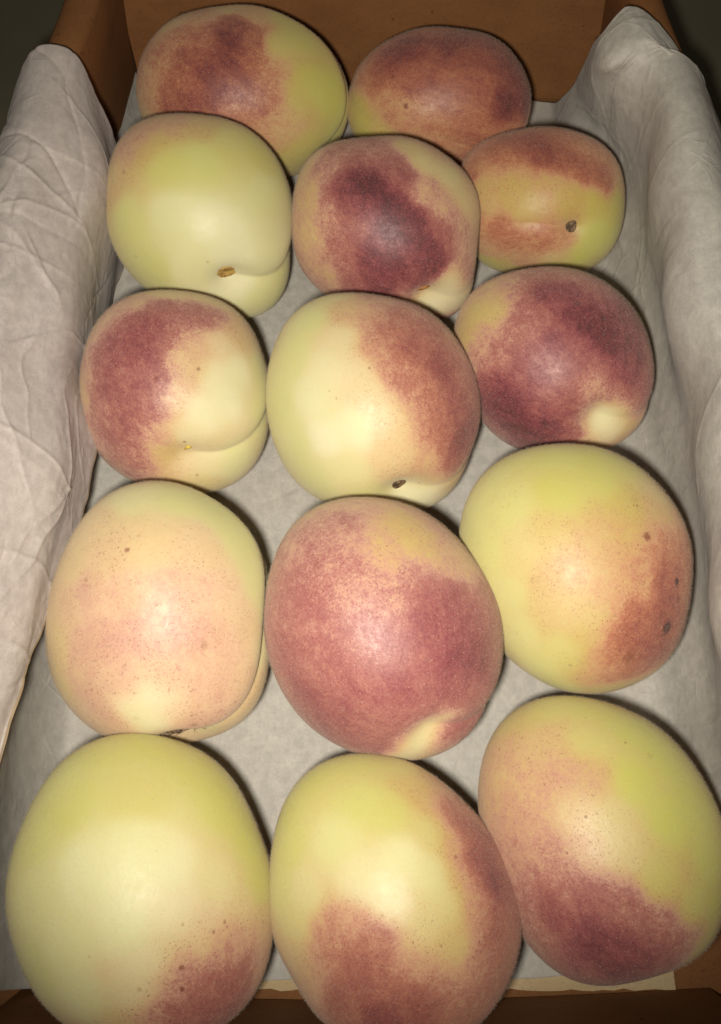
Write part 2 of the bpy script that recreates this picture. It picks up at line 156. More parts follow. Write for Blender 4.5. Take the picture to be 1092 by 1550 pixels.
{'seed': 12.4, 'cav': 0.13, 'cavw': 0.2, 'groove': 0.03, 'deep': 1.0, 'frame': [[0.979, -0.0861, 0.1847], [-0.0322, 0.8297, 0.5573], [-0.2013, -0.5516, 0.8095]], 'stem': [0.439, -0.533, 0.724], 'sut': [0.761, -0.488, 0.427], 'R': 0.03113, 'four': [0.0, 0.0, 0.0023, -0.053, 0.0073, 0.0071, -0.0221, -0.0126, 0.0019, 0.0061, -0.0016, 0.0047], 'loc': [0.06204, 0.17088, 0.03138], 'pts': [[-0.666, 0.474, 0.576, 0.15, 0.8], [-0.485, 0.479, 0.732, 0.15, 0.7], [-0.799, 0.292, 0.525, 0.2, 0.8], [-0.378, 0.7, 0.605, 0.3, 0.7], [-0.554, 0.675, 0.487, 0.25, 0.5], [-0.254, 0.722, 0.643, 0.55, 0.5], [-0.052, 0.671, 0.74, 0.8, 0.5], [0.228, 0.677, 0.7, 0.75, 0.5], [0.296, 0.464, 0.835, 0.9, 0.5], [0.498, 0.32, 0.806, 0.95, 0.5], [0.624, 0.179, 0.761, 0.9, 0.5], [0.769, 0.386, 0.509, 0.8, 0.5], [0.436, 0.744, 0.507, 0.6, 0.5], [0.807, 0.043, 0.588, 0.85, 0.5], [0.878, -0.278, 0.389, 0.7, 0.5], [0.659, -0.151, 0.736, 0.85, 0.5], [0.087, 0.185, 0.979, 0.75, 0.5], [-0.11, 0.041, 0.993, 0.65, 0.5], [0.083, -0.222, 0.972, 0.6, 0.5], [0.149, -0.422, 0.894, 0.7, 0.5], [-0.268, -0.096, 0.959, 0.7, 0.5], [-0.484, -0.24, 0.841, 0.85, 0.5], [-0.626, -0.383, 0.679, 0.85, 0.5], [-0.687, -0.165, 0.708, 0.7, 0.5], [-0.498, 0.106, 0.86, 0.55, 0.5], [-0.717, 0.043, 0.696, 0.4, 0.5], [-0.833, -0.024, 0.553, 0.3, 0.5], [-0.611, 0.229, 0.758, 0.3, 0.5], [-0.242, 0.365, 0.899, 0.5, 0.5], [-0.186, 0.518, 0.835, 0.55, 0.5], [-0.332, -0.584, 0.741, 0.95, 0.5], [-0.053, -0.656, 0.753, 0.9, 0.5], [-0.475, -0.518, 0.712, 0.9, 0.5], [-0.123, -0.83, 0.544, 0.9, 0.5], [0.218, -0.693, 0.687, 0.7, 0.5], [0.333, -0.53, 0.779, 0.5, 0.5], [0.386, -0.33, 0.861, 0.4, 0.8], [0.583, -0.274, 0.765, 0.5, 0.8], [0.481, -0.55, 0.683, 0, 0.1], [0.422, -0.534, 0.733, 0, 0.1], [0.542, -0.579, 0.609, 0, 0.1], [0.455, -0.618, 0.641, 0, 0.1], [0.517, -0.679, 0.521, 0.05, 0.1], [0.665, -0.516, 0.54, 0.1, 0.4], [0.343, -0.774, 0.532, 0.25, 0.4], [0.725, -0.608, 0.322, 0.3, 0.7], [0.768, -0.398, 0.501, 0.6, 0.5], [-0.616, -0.693, 0.375, 0.6, 0.5], [0.971, 0.043, 0.234, 0.55, 0.5], [0.523, -0.815, 0.25, 0.3, 0.5], [0.053, 0.852, 0.521, 0.5, 0.5]], 'spots': [], 'label': 'dark red peach with a cream stem end, third row beside the right tissue', 'stemkind': None, 'warm': 0.15, 'rough': 0.9},
{'seed': 14.1, 'cav': 0.13, 'cavw': 0.2, 'groove': 0.06, 'deep': 1.0, 'frame': [[0.9769, 0.0904, -0.1938], [-0.0226, 0.9448, 0.3269], [0.2127, -0.315, 0.925]], 'stem': [0.16, -0.932, 0.324], 'sut': [0.723, -0.537, 0.435], 'R': 0.03382, 'four': [0.0, 0.0, -0.0912, -0.0068, -0.0059, -0.0108, -0.0142, 0.0195, -0.0093, 0.0054, -0.0026, -0.0029], 'loc': [-0.05591, 0.08371, 0.03455], 'pts': [[-0.199, 0.841, 0.504, 0.02, 0.39999999999999997], [0.104, 0.844, 0.525, 0, 0.6000000000000001], [0.419, 0.766, 0.488, 0, 0.6000000000000001], [0.596, 0.577, 0.559, 0, 0.6000000000000001], [0.734, 0.264, 0.626, 0, 0.5], [-0.476, 0.676, 0.563, 0.16799999999999998, 0.3], [-0.698, 0.45, 0.558, 0.15839999999999999, 0.39999999999999997], [-0.38, 0.421, 0.823, 0.184512, 0.3], [-0.048, 0.486, 0.873, 0.15839999999999999, 0.3], [0.262, 0.504, 0.823, 0.16799999999999998, 0.2], [-0.77, 0.042, 0.636, 0.22752, 0.3], [-0.597, 0.162, 0.786, 0.28128, 0.10000000000000003], [-0.354, 0.161, 0.921, 0.2544, 0], [0.003, 0.136, 0.991, 0.28128, 0], [0.336, 0.15, 0.93, 0.238272, 0], [0.574, 0.154, 0.804, 0.184512, 0.10000000000000003], [-0.047, -0.064, 0.997, 0.30816, 0], [0.2, -0.163, 0.966, 0.30816, 0], [-0.317, -0.176, 0.932, 0.30816, 0], [-0.598, -0.235, 0.766, 0.30816, 0.2], [0.475, -0.226, 0.85, 0.2544, 0], [0.706, -0.076, 0.705, 0.16799999999999998, 0.2], [-0.843, -0.186, 0.505, 0.15839999999999999, 0.5], [-0.79, -0.491, 0.368, 0.16799999999999998, 0.5], [-0.558, -0.525, 0.643, 0.28128, 0.10000000000000003], [-0.389, -0.7, 0.599, 0.28128, 0.10000000000000003], [-0.291, -0.797, 0.529, 0.2544, 0.2], [-0.293, -0.458, 0.84, 0.2544, 0], [0.052, -0.411, 0.91, 0.2544, 0], [-0.194, -0.652, 0.733, 0.02, 0.10000000000000003], [-0.096, -0.756, 0.648, 0, 0], [0.101, -0.607, 0.788, 0.15839999999999999, 0], [-0.047, -0.559, 0.828, 0.03, 0], [0.292, -0.546, 0.785, 0.270528, 0], [0.389, -0.691, 0.609, 0.28128, 0], [0.59, -0.553, 0.589, 0.20063999999999999, 0.2], [0.825, -0.291, 0.484, 0.05, 0.39999999999999997], [0.859, 0.041, 0.511, 0.02, 0.5], [0.742, -0.607, 0.285, 0.16799999999999998, 0.39999999999999997], [0.535, -0.765, 0.359, 0.16799999999999998, 0.3], [0.341, -0.838, 0.427, 0.05, 0.39999999999999997], [0.222, -0.746, 0.628, 0.30816, 0.10000000000000003], [-0.591, -0.806, 0.045, 0.2544, 0.2], [0.002, -0.883, 0.47, 0.16799999999999998, 0.2]], 'spots': [[-0.241, 0.461, 0.854, 0.0283, 0.6], [0.301, -0.224, 0.927, 0.0453, 0.35], [-0.262, 0.397, 0.88, 0.0113, 0.5], [-0.59, 0.297, 0.751, 0.0283, 0.3], [-0.179, -0.703, 0.689, 0.0396, 0.12], [-0.261, -0.343, 0.903, 0.017, 0.4], [0.217, -0.756, 0.617, 0.034, 0.45]], 'label': 'pale pink-flushed peach with deep seam and torn brown stem, fourth row by left tissue', 'stemkind': 'rag', 'warm': 0, 'rough': 0.57, 'scar': [0.136, -0.884, 0.447], 'pit': [0.136, -0.884, 0.447, 0.04, 0.1]},
{'seed': 15.799999999999999, 'cav': 0.09, 'cavw': 0.16, 'groove': 0.036, 'deep': 1.0, 'frame': [[0.9997, -0.0106, 0.0227], [0.0031, 0.9521, 0.3057], [-0.0248, -0.3055, 0.9519]], 'stem': [0.355, -0.734, 0.578], 'sut': [0.666, -0.661, 0.345], 'R': 0.03404, 'four': [0.0, 0.0, -0.0426, -0.0481, 0.0073, 0.0001, -0.0057, 0.0099, 0.005, 0.0009, 0.0071, 0.0031], 'loc': [0.0052, 0.07979, 0.03793], 'pts': [[-0.737, 0.644, 0.205, 0.38416, 0.6], [-0.476, 0.81, 0.343, 0.32928, 0.5], [-0.2, 0.887, 0.416, 0.32928, 0.5], [-0.29, 0.675, 0.678, 0.43904000000000004, 0.5], [-0.583, 0.588, 0.561, 0.43904000000000004, 0.5], [-0.777, 0.37, 0.51, 0.4939200000000001, 0.5], [-0.496, 0.403, 0.769, 0.460992, 0.5], [-0.821, 0.12, 0.558, 0.5488000000000001, 0.5], [-0.607, 0.066, 0.792, 0.5268480000000001, 0.5], [-0.727, -0.211, 0.654, 0.65856, 0.5], [-0.448, -0.266, 0.854, 0.5488000000000001, 0.5], [-0.836, -0.432, 0.339, 0.5488000000000001, 0.5], [-0.555, -0.483, 0.677, 0.6859999999999999, 0.5], [-0.322, -0.675, 0.664, 0.6859999999999999, 0.5], [-0.108, -0.809, 0.577, 0.6859999999999999, 0.5], [-0.429, -0.784, 0.448, 0.65856, 0.5], [-0.194, 0.246, 0.949, 0.43904000000000004, 0.5], [0.047, 0.167, 0.985, 0.43904000000000004, 0.5], [-0.172, -0.044, 0.984, 0.4939200000000001, 0.5], [0.098, 0.525, 0.846, 0.25, 0.7], [0.321, 0.61, 0.724, 0.2, 0.8], [0.568, 0.47, 0.676, 0.32928, 0.7], [0.333, 0.406, 0.851, 0.38416, 0.5], [0.204, 0.742, 0.639, 0.2, 0.8], [0.396, 0.241, 0.886, 0.6036800000000001, 0.5], [0.618, 0.181, 0.765, 0.6859999999999999, 0.5], [0.713, 0.011, 0.701, 0.735, 0.5], [0.375, -0.044, 0.926, 0.65856, 0.5], [0.091, -0.182, 0.979, 0.5488000000000001, 0.5], [-0.109, -0.455, 0.884, 0.6036800000000001, 0.5], [0.187, -0.422, 0.887, 0.65856, 0.5], [0.521, -0.252, 0.816, 0.8, 0.5], [0.743, -0.203, 0.637, 0.8, 0.5], [0.553, -0.446, 0.704, 0.6859999999999999, 0.5], [0.383, -0.524, 0.76, 0.6036800000000001, 0.5], [0.872, -0.044, 0.487, 0.65856, 0.5], [0.871, -0.308, 0.382, 0.65856, 0.5], [0.764, -0.553, 0.333, 0.5488000000000001, 0.5], [0.142, -0.725, 0.674, 0.6859999999999999, 0.5], [0.045, -0.867, 0.496, 0.735, 0.5], [0.283, -0.663, 0.693, 0.65856, 0.5], [0.331, -0.759, 0.561, 0.0, 0.2], [0.284, -0.799, 0.53, 0, 0.2], [0.355, -0.701, 0.618, 0.02, 0.2], [0.2, -0.897, 0.393, 0, 0.2], [0.237, -0.862, 0.448, 0, 0.2], [0.167, -0.923, 0.348, 0.05, 0.4], [0.429, -0.689, 0.584, 0.1, 0.1], [0.529, -0.719, 0.451, 0.637, 0.5], [0.476, -0.808, 0.346, 0.5488000000000001, 0.1], [0.641, -0.636, 0.429, 0.6036800000000001, 0.5], [0.379, -0.879, 0.29, 0.2, 0.5], [0.784, 0.181, 0.594, 0.6036800000000001, 0.5], [0.683, 0.47, 0.559, 0.25, 0.6], [-0.005, 0.964, 0.267, 0.25, 0.5]], 'spots': [], 'label': 'large rosy peach with a pale wedge at its seam, middle of the fourth row', 'stemkind': None, 'warm': 0.05, 'rough': 0.75},
{'seed': 17.5, 'cav': 0.03, 'cavw': 0.24, 'groove': 0.008, 'deep': 1.0, 'frame': [[0.9743, -0.0953, 0.2043], [0.0134, 0.9292, 0.3694], [-0.2251, -0.3572, 0.9065]], 'stem': [-0.372, -0.927, 0.045], 'sut': [-0.793, -0.607, 0.045], 'R': 0.03419, 'four': [0.0, 0.0, -0.0584, -0.0525, 0.0014, 0.02, -0.0081, -0.0038, -0.0058, 0.0037, 0.0042, 0.0081], 'loc': [0.06139, 0.09896, 0.03511], 'pts': [[-0.652, 0.604, 0.458, 0, 0.7], [-0.796, 0.321, 0.513, 0, 0.7], [-0.455, 0.811, 0.367, 0, 0.8], [-0.104, 0.838, 0.536, 0, 0.9], [-0.104, 0.522, 0.847, 0.03, 1], [0.215, 0.649, 0.73, 0.03, 1], [0.437, 0.767, 0.47, 0.05, 0.9], [0.16, 0.856, 0.492, 0.02, 1], [-0.452, 0.404, 0.795, 0.02, 0.7], [-0.682, 0.06, 0.729, 0.0, 0.7], [-0.556, -0.244, 0.794, 0.02, 0.6], [-0.413, -0.587, 0.697, 0.02, 0.6], [-0.464, 0.003, 0.886, 0.1, 0.6], [-0.2, 0.202, 0.959, 0.15, 0.7], [0.0, 0.003, 1.0, 0.25, 0.6], [0.167, 0.114, 0.979, 0.25, 0.6], [-0.186, -0.121, 0.975, 0.2, 0.5], [-0.054, -0.322, 0.945, 0.15, 0.5], [-0.369, 0.161, 0.915, 0.1, 0.5], [0.441, 0.499, 0.746, 0.15, 0.9], [0.667, 0.448, 0.595, 0.25, 0.7], [0.445, 0.226, 0.866, 0.25, 0.8], [0.724, 0.17, 0.668, 0.45, 0.5], [0.807, -0.053, 0.589, 0.6, 0.5], [0.892, 0.003, 0.452, 0.5, 0.5], [0.713, -0.162, 0.682, 0.7, 0.5], [0.494, -0.107, 0.863, 0.35, 0.7], [0.256, -0.202, 0.945, 0.3, 0.5], [0.462, -0.357, 0.812, 0.6, 0.5], [0.677, -0.414, 0.608, 0.75, 0.5], [0.691, -0.316, 0.65, 0.7, 0.5], [0.302, -0.501, 0.811, 0.6, 0.5], [0.153, -0.404, 0.902, 0.1, 0.6], [0.104, -0.568, 0.817, 0.15, 0.8], [0.254, -0.658, 0.709, 0.62, 0.5], [0.453, -0.552, 0.7, 0.7, 0.5], [0.608, -0.605, 0.514, 0.75, 0.5], [0.305, -0.785, 0.539, 0.6, 0.5], [0.503, -0.727, 0.467, 0.6, 0.5], [0.377, -0.576, 0.725, 0.65, 0.5], [0.215, -0.74, 0.637, 0.5, 0.5], [0.155, -0.773, 0.615, 0.3, 0.7], [0.053, -0.733, 0.678, 0.05, 0.8], [-0.054, -0.64, 0.767, 0.02, 0.7], [-0.108, -0.912, 0.396, 0.0, 0.8], [0.256, -0.894, 0.367, 0.08, 0.8], [0.454, -0.855, 0.25, 0.15, 0.6], [0.783, -0.467, 0.411, 0.6, 0.5], [-0.221, -0.771, 0.598, 0, 0.7], [0.932, -0.216, 0.292, 0.45, 0.5], [0.636, 0.612, 0.47, 0.15, 0.5]], 'spots': [[0.579, 0.231, 0.782, 0.0515, 0.75], [0.672, -0.462, 0.579, 0.0801, 0.95], [0.801, -0.13, 0.584, 0.0458, 0.95], [0.8, -0.268, 0.537, 0.0515, 0.6], [0.378, -0.652, 0.657, 0.0687, 0.5], [0.498, 0.473, 0.726, 0.0172, 0.5], [-0.021, -0.726, 0.687, 0.0229, 0.3]], 'label': 'yellow peach with rust blotch and one red dot, fourth row by the right tissue', 'stemkind': None, 'warm': 0.75, 'rough': 0.76},
{'seed': 19.2, 'cav': 0.05, 'cavw': 0.24, 'groove': 0.02, 'deep': 1.0, 'frame': [[0.973, 0.0975, -0.2091], [-0.0854, 0.9941, 0.0664], [0.2144, -0.0467, 0.9756]], 'stem': [0.335, -0.941, 0.045], 'sut': [0.673, -0.738, 0.045], 'R': 0.03417, 'four': [0.0, 0.0, -0.061, -0.0572, -0.0049, -0.0205, -0.0064, 0.0079, -0.0, 0.0007, 0.0085, -0.005], 'loc': [-0.05371, 0.01312, 0.03521], 'pts': [[-0.268, 0.828, 0.493, 0, 0.9], [0.025, 0.878, 0.479, 0, 1], [0.374, 0.731, 0.571, 0, 1], [-0.506, 0.657, 0.559, 0.0, 0.8], [-0.743, 0.376, 0.554, 0.0, 0.8], [-0.468, 0.531, 0.706, 0.02, 0.9], [-0.059, 0.537, 0.842, 0.05, 0.8], [0.545, 0.507, 0.668, 0, 1], [0.779, 0.24, 0.579, 0, 1], [0.819, -0.059, 0.571, 0.02, 1], [-0.058, 0.2, 0.978, 0, 0.3], [-0.363, 0.088, 0.928, 0, 0.3], [0.177, 0.089, 0.98, 0.0, 0.2], [-0.744, -0.058, 0.666, 0, 0.5], [-0.525, -0.332, 0.784, 0, 0.4], [-0.145, -0.222, 0.964, 0, 0.2], [0.203, -0.141, 0.969, 0.05, 0.1], [0.468, -0.058, 0.882, 0.05, 0.4], [0.378, -0.273, 0.885, 0.15, 0.1], [0.626, -0.239, 0.742, 0.1, 0.4], [0.607, -0.366, 0.705, 0.35, 0.3], [0.807, -0.33, 0.49, 0.15, 0.5], [0.74, -0.455, 0.496, 0.35, 0.3], [0.455, -0.438, 0.775, 0.4, 0.5], [0.492, -0.56, 0.667, 0.6, 0.5], [0.191, -0.548, 0.814, 0.45, 0.3], [0.316, -0.631, 0.708, 0.65, 0.5], [0.58, -0.606, 0.545, 0.6, 0.5], [0.441, -0.758, 0.481, 0.7, 0.5], [0.15, -0.716, 0.682, 0.55, 0.5], [0.025, -0.8, 0.6, 0.45, 0.5], [-0.058, -0.633, 0.772, 0.08, 0.3], [-0.141, -0.799, 0.585, 0.15, 0.5], [0.025, -0.467, 0.884, 0.05, 0.2], [-0.4, -0.647, 0.648, 0, 0.4], [0.724, -0.576, 0.38, 0.3, 0.5], [0.618, -0.728, 0.298, 0.4, 0.5], [-0.702, -0.51, 0.497, 0, 0.6]], 'spots': [[0.203, -0.465, 0.862, 0.0212, 0.7], [0.204, -0.577, 0.791, 0.0212, 0.8], [0.412, -0.311, 0.857, 0.0186, 0.5], [0.495, -0.266, 0.827, 0.0186, 0.5], [-0.033, -0.579, 0.815, 0.0212, 0.3], [-0.349, -0.405, 0.845, 0.0159, 0.2], [0.786, -0.308, 0.536, 0.0212, 0.35], [0.217, -0.242, 0.946, 0.0159, 0.3]], 'label': 'largest yellow-green peach with red lower right patch, at left of the front row', 'stemkind': None, 'warm': 0.3, 'rough': 0.76},
{'seed': 20.9, 'cav': 0.05, 'cavw': 0.24, 'groove': 0.02, 'deep': 1.0, 'frame': [[0.9993, -0.0163, 0.0349], [0.0149, 0.9991, 0.0401], [-0.0356, -0.0396, 0.9986]], 'stem': [0.0, -0.999, 0.045], 'sut': [0.517, -0.855, 0.045], 'R': 0.03239, 'four': [0.0, 0.0, -0.0383, -0.0623, 0.0282, -0.0018, 0.0013, 0.0031, -0.0024, -0.0086, -0.0006, 0.0073], 'loc': [0.00712, 0.01112, 0.03324], 'pts': [[-0.719, 0.546, 0.429, 0.0, 0.9], [-0.508, 0.768, 0.39, 0, 1], [-0.218, 0.878, 0.426, 0, 1], [0.0, 0.879, 0.478, 0.03, 0.9], [-0.173, 0.568, 0.805, 0.0, 0.9], [-0.727, 0.298, 0.619, 0, 0.8], [-0.352, 0.315, 0.881, 0, 0.5], [0.0, 0.512, 0.859, 0.02, 0.9], [0.198, 0.749, 0.632, 0.15, 0.8], [0.316, 0.64, 0.7, 0.2, 0.8], [0.44, 0.613, 0.656, 0.55, 0.5], [0.565, 0.517, 0.644, 0.7, 0.5], [0.734, 0.404, 0.545, 0.75, 0.5], [0.663, 0.229, 0.713, 0.75, 0.5], [0.807, 0.116, 0.579, 0.85, 0.5], [0.511, 0.406, 0.758, 0.3, 0.9], [0.543, 0.117, 0.831, 0.3, 0.9], [0.331, 0.449, 0.83, 0.05, 0.7], [0.105, 0.218, 0.97, 0, 0.2], [0.0, -0.038, 0.999, 0.02, 0.1], [-0.199, 0.057, 0.978, 0.03, 0.2], [0.332, 0.119, 0.936, 0.0, 0.4], [0.416, -0.044, 0.908, 0.05, 0.6], [0.619, -0.095, 0.78, 0.4, 0.8], [0.759, -0.195, 0.621, 0.6, 0.5], [0.883, -0.096, 0.46, 0.6, 0.5], [0.784, -0.336, 0.522, 0.5, 0.5], [0.611, -0.416, 0.673, 0.45, 0.5], [0.418, -0.318, 0.851, 0.15, 0.7], [0.227, -0.22, 0.949, 0.08, 0.5], [-0.249, -0.192, 0.949, 0.3, 0.1], [-0.4, -0.293, 0.869, 0.45, 0.5], [-0.185, -0.317, 0.93, 0.55, 0.5], [-0.045, -0.305, 0.951, 0.5, 0.5], [-0.432, -0.473, 0.767, 0.4, 0.5], [-0.227, -0.539, 0.811, 0.65, 0.5], [0.0, -0.525, 0.851, 0.55, 0.5], [0.174, -0.429, 0.886, 0.35, 0.5], [0.35, -0.518, 0.78, 0.4, 0.5], [0.535, -0.618, 0.576, 0.5, 0.5], [-0.044, -0.748, 0.662, 0.8, 0.5], [0.176, -0.739, 0.65, 0.7, 0.5], [-0.319, -0.722, 0.613, 0.6, 0.5], [-0.727, -0.2, 0.657, 0.05, 0.6], [-0.707, -0.447, 0.548, 0.15, 0.5], [-0.818, 0.008, 0.576, 0, 0.7], [-0.583, -0.576, 0.573, 0.3, 0.5], [0.391, -0.776, 0.496, 0.5, 0.5], [0.175, -0.606, 0.776, 0.7, 0.5], [-0.613, 0.008, 0.79, 0.05, 0.4], [0.92, 0.17, 0.353, 0.6, 0.5]], 'spots': [[0.507, 0.262, 0.821, 0.0221, 0.5], [0.334, -0.299, 0.894, 0.0165, 0.4]], 'label': 'two-toned peach with red patches at right and bottom, middle of the front row', 'stemkind': None, 'warm': 0.5, 'rough': 0.6174999999999999},
{'seed': 22.599999999999998, 'cav': 0.04, 'cavw': 0.24, 'groove': 0.015, 'deep': 1.0, 'frame': [[0.9675, -0.1069, 0.2292], [0.0822, 0.99, 0.1146], [-0.2392, -0.092, 0.9666]], 'stem': [0.39, -0.92, 0.045], 'sut': [-0.053, -0.998, 0.045], 'R': 0.03257, 'four': [0.0, 0.0, -0.0618, -0.0746, 0.0188, 0.0166, -0.0118, -0.003, -0.0035, -0.0015, 0.0065, 0.0039], 'loc': [0.06074, 0.02561, 0.03342], 'pts': [[-0.557, 0.728, 0.398, 0.13, 0.8], [-0.347, 0.814, 0.466, 0.05, 0.9], [-0.055, 0.885, 0.462, 0, 1], [0.241, 0.766, 0.596, 0, 1], [0.531, 0.61, 0.588, 0, 1], [0.759, 0.234, 0.607, 0, 1], [0.8, -0.139, 0.583, 0, 1], [0.534, 0.123, 0.836, 0.0, 1], [0.253, 0.383, 0.888, 0, 1], [-0.055, 0.557, 0.828, 0.05, 0.8], [-0.344, 0.515, 0.785, 0.195, 0.5], [-0.684, 0.461, 0.565, 0.26, 0.6], [-0.8, 0.259, 0.541, 0.26, 0.6], [-0.507, 0.328, 0.797, 0.26, 0.5], [-0.218, 0.346, 0.912, 0.325, 0.5], [-0.054, 0.37, 0.927, 0.26, 0.6], [-0.433, 0.066, 0.899, 0.325, 0.4], [-0.655, 0.067, 0.753, 0.325, 0.6], [-0.138, 0.14, 0.981, 0.156, 0.3], [0.101, 0.07, 0.992, 0.10400000000000001, 0.5], [-0.648, -0.275, 0.711, 0.4, 0.5], [-0.351, -0.213, 0.912, 0.39, 0.4], [-0.058, -0.132, 0.99, 0.195, 0.2], [0.171, -0.123, 0.978, 0.10400000000000001, 0.5], [0.4, -0.261, 0.879, 0.05, 0.9], [0.621, -0.439, 0.65, 0.02, 0.9], [-0.498, -0.474, 0.726, 0.5, 0.5], [-0.303, -0.574, 0.761, 0.7, 0.5], [-0.206, -0.38, 0.902, 0.45, 0.5], [-0.055, -0.444, 0.894, 0.65, 0.5], [0.082, -0.399, 0.913, 0.5, 0.5], [0.217, -0.486, 0.847, 0.5, 0.5], [0.386, -0.559, 0.734, 0.5, 0.5], [0.513, -0.641, 0.57, 0.6, 0.5], [0.578, -0.598, 0.555, 0.39, 0.5], [0.308, -0.712, 0.631, 0.75, 0.5], [0.128, -0.627, 0.769, 0.8, 0.5], [-0.055, -0.716, 0.696, 0.85, 0.5], [0.173, -0.855, 0.489, 0.9, 0.5], [-0.243, -0.784, 0.572, 0.6, 0.5], [-0.1, -0.899, 0.426, 0.6, 0.5], [-0.464, -0.693, 0.552, 0.45, 0.5], [-0.397, -0.812, 0.428, 0.45499999999999996, 0.5], [0.396, -0.798, 0.455, 0.6, 0.5], [0.668, -0.644, 0.373, 0.05, 0.8], [0.782, -0.407, 0.471, 0, 1], [0.56, -0.776, 0.29, 0.26, 0.7], [0.082, -0.944, 0.319, 0.7, 0.5]], 'spots': [[0.201, 0.645, 0.737, 0.0142, 0.5], [0.397, 0.59, 0.704, 0.0453, 0.14], [-0.69, 0.514, 0.51, 0.0142, 0.5], [-0.082, 0.774, 0.628, 0.0113, 0.4], [-0.222, -0.169, 0.96, 0.017, 0.5], [-0.068, 0.087, 0.994, 0.0142, 0.6], [0.69, -0.253, 0.678, 0.0113, 0.3]], 'label': 'broad yellow peach with a dusky red lower end, front row at the right corner', 'stemkind': None, 'warm': 0.2, 'rough': 0.76},
]

# ------------------------------------------------------------- peach skin
def peach_material(i, P):
    m = NT('peach_skin')
    at = m.n('ShaderNodeAttribute', attribute_name='skin'); sep = m.n('ShaderNodeSeparateColor'); m.l(at.outputs['Color'], sep.inputs[0])
    ad = m.n('ShaderNodeAttribute', attribute_name='way')
    off = m.n('ShaderNodeVectorMath', operation='ADD'); m.l(ad.outputs['Vector'], off.inputs[0]); off.inputs[1].default_value = (i*3.7, i*1.3, 0)
    v = off.outputs[0]
    blush, green = sep.outputs[0], sep.outputs[1]
    sk = m.n('ShaderNodeAttribute', attribute_name='streak')
    streak = m.noise(sk.outputs['Vector'], 9, 5, .72, .5)
    patchy = m.noise(v, 3.4, 6, .68, .5)
    fine = m.noise(v, 15, 6, .78, .3)
    grain = m.noise(v, 48, 5, .8)
    # blush broken up into streaks and mottling where the colour turns
    band = m.smooth(blush, .03, .45)
    d1 = m.math('MULTIPLY', m.math('SUBTRACT', patchy, .5), .48)
    d2 = m.math('MULTIPLY', m.math('SUBTRACT', fine, .5), .66)
    d3 = m.math('MULTIPLY', m.math('SUBTRACT', grain, .5), .72)
    dd = m.math('ADD', m.math('ADD', m.math('ADD', d1, d2), d3), m.math('MULTIPLY', m.math('SUBTRACT', streak, .5), .42))
    b = m.math('ADD', blush, m.math('MULTIPLY', m.math('MULTIPLY', dd, P['rough']), band), clamp=True)
    base = m.mix(green, (.685, .635, .40), (.510, .485, .108))
    base = m.mix(m.smooth(m.noise(v, 1.6, 3), .35, .7, 0., .3), base, (.535, .53, .20))
    col = m.ramp(b, [(0, (1, 1, 1)), (.16, (.97, .76, .76)), (.34, (.90, .56, .56)), (.5, (.74, .33, .24)), (.68, (.50, .155, .13)), (.85, (.31, .075, .085)), (1, (.17, .04, .05))])
    col = m.mix(1., base, col, 'MULTIPLY')
    # pure reds are not filtered by the yellow ground any more
    red = m.ramp(b, [(0, (.6, .4, .2)), (.35, (.56, .30, .14)), (.5, (.46, .18, .085)), (.7, (.30, .085, .052)), (.87, (.175, .040, .036)), (1, (.09, .026, .028))])
    rose = m.ramp(b, [(0, (.6, .4, .3)), (.35, (.50, .27, .215)), (.5, (.36, .140, .118)), (.7, (.255, .070, .076)), (.87, (.155, .034, .044)), (1, (.085, .021, .026))])
    red = m.mix(P['warm'], rose, red)
    col = m.mix(m.smooth(b, .14, .46), col, red)
    # irregular brown freckles, thickest where the blush thins out
    f1 = m.smooth(m.noise(v, 26, 5, .8, .3), .58, .68)
    f2 = m.smooth(m.noise(v, 60, 3, .7, .2), .585, .65)
    pores = m.math('MULTIPLY', m.smooth(m.noise(v, 85, 2, .6), .58, .68), m.smooth(blush, .25, .5, 0., .55))
    near = m.math('MULTIPLY', m.smooth(blush, .03, .2), m.smooth(blush, .95, .4))
    fr = m.math('MULTIPLY', m.math('MAXIMUM', m.math('MULTIPLY', f1, .6), m.math('MULTIPLY', f2, .9)), m.math('MULTIPLY', near, m.smooth(patchy, .38, .6, .15, .85)))
    col = m.mix(fr, col, (.23, .085, .045))
    col = m.mix(pores, col, (.13, .035, .03))
    # pale down caught on the skin, thicker in streaks
    down = m.math('MULTIPLY', m.smooth(m.noise(v, 95, 2, .8), .56, .75), m.smooth(patchy, .4, .62, 0., .22))
    col = m.mix(down, col, (.60, .47, .42))
    # pale dusty flecks and rubbed streaks in the bloom over the red
    v2 = m.n('ShaderNodeMapping'); m.l(v, v2.inputs[0]); v2.inputs['Rotation'].default_value = (i*.9, .4*i, i*1.7); v2.inputs['Scale'].default_value = (1, 1, .35)
    vf = m.n('ShaderNodeTexVoronoi'); m.l(v2.outputs[0], vf.inputs['Vector']); vf.inputs['Scale'].default_value = 46
    vq = m.n('ShaderNodeSeparateColor'); m.l(vf.outputs['Color'], vq.inputs[0])
    fleck = m.math('MULTIPLY', m.smooth(vf.outputs['Distance'], .05, .26, 1., 0.), m.smooth(vq.outputs[1], .72, .8))
    rub = m.math('MULTIPLY', m.smooth(m.noise(v2.outputs[0], 22, 4, .75, .6), .60, .74), m.smooth(patchy, .45, .6))
    fleck = m.math('MULTIPLY', m.math('MAXIMUM', m.math('MULTIPLY', fleck, .55), m.math('MULTIPLY', rub, .26)), m.smooth(blush, .1, .6, .15, 1.))
    col = m.mix(fleck, col, (.66, .45, .38))
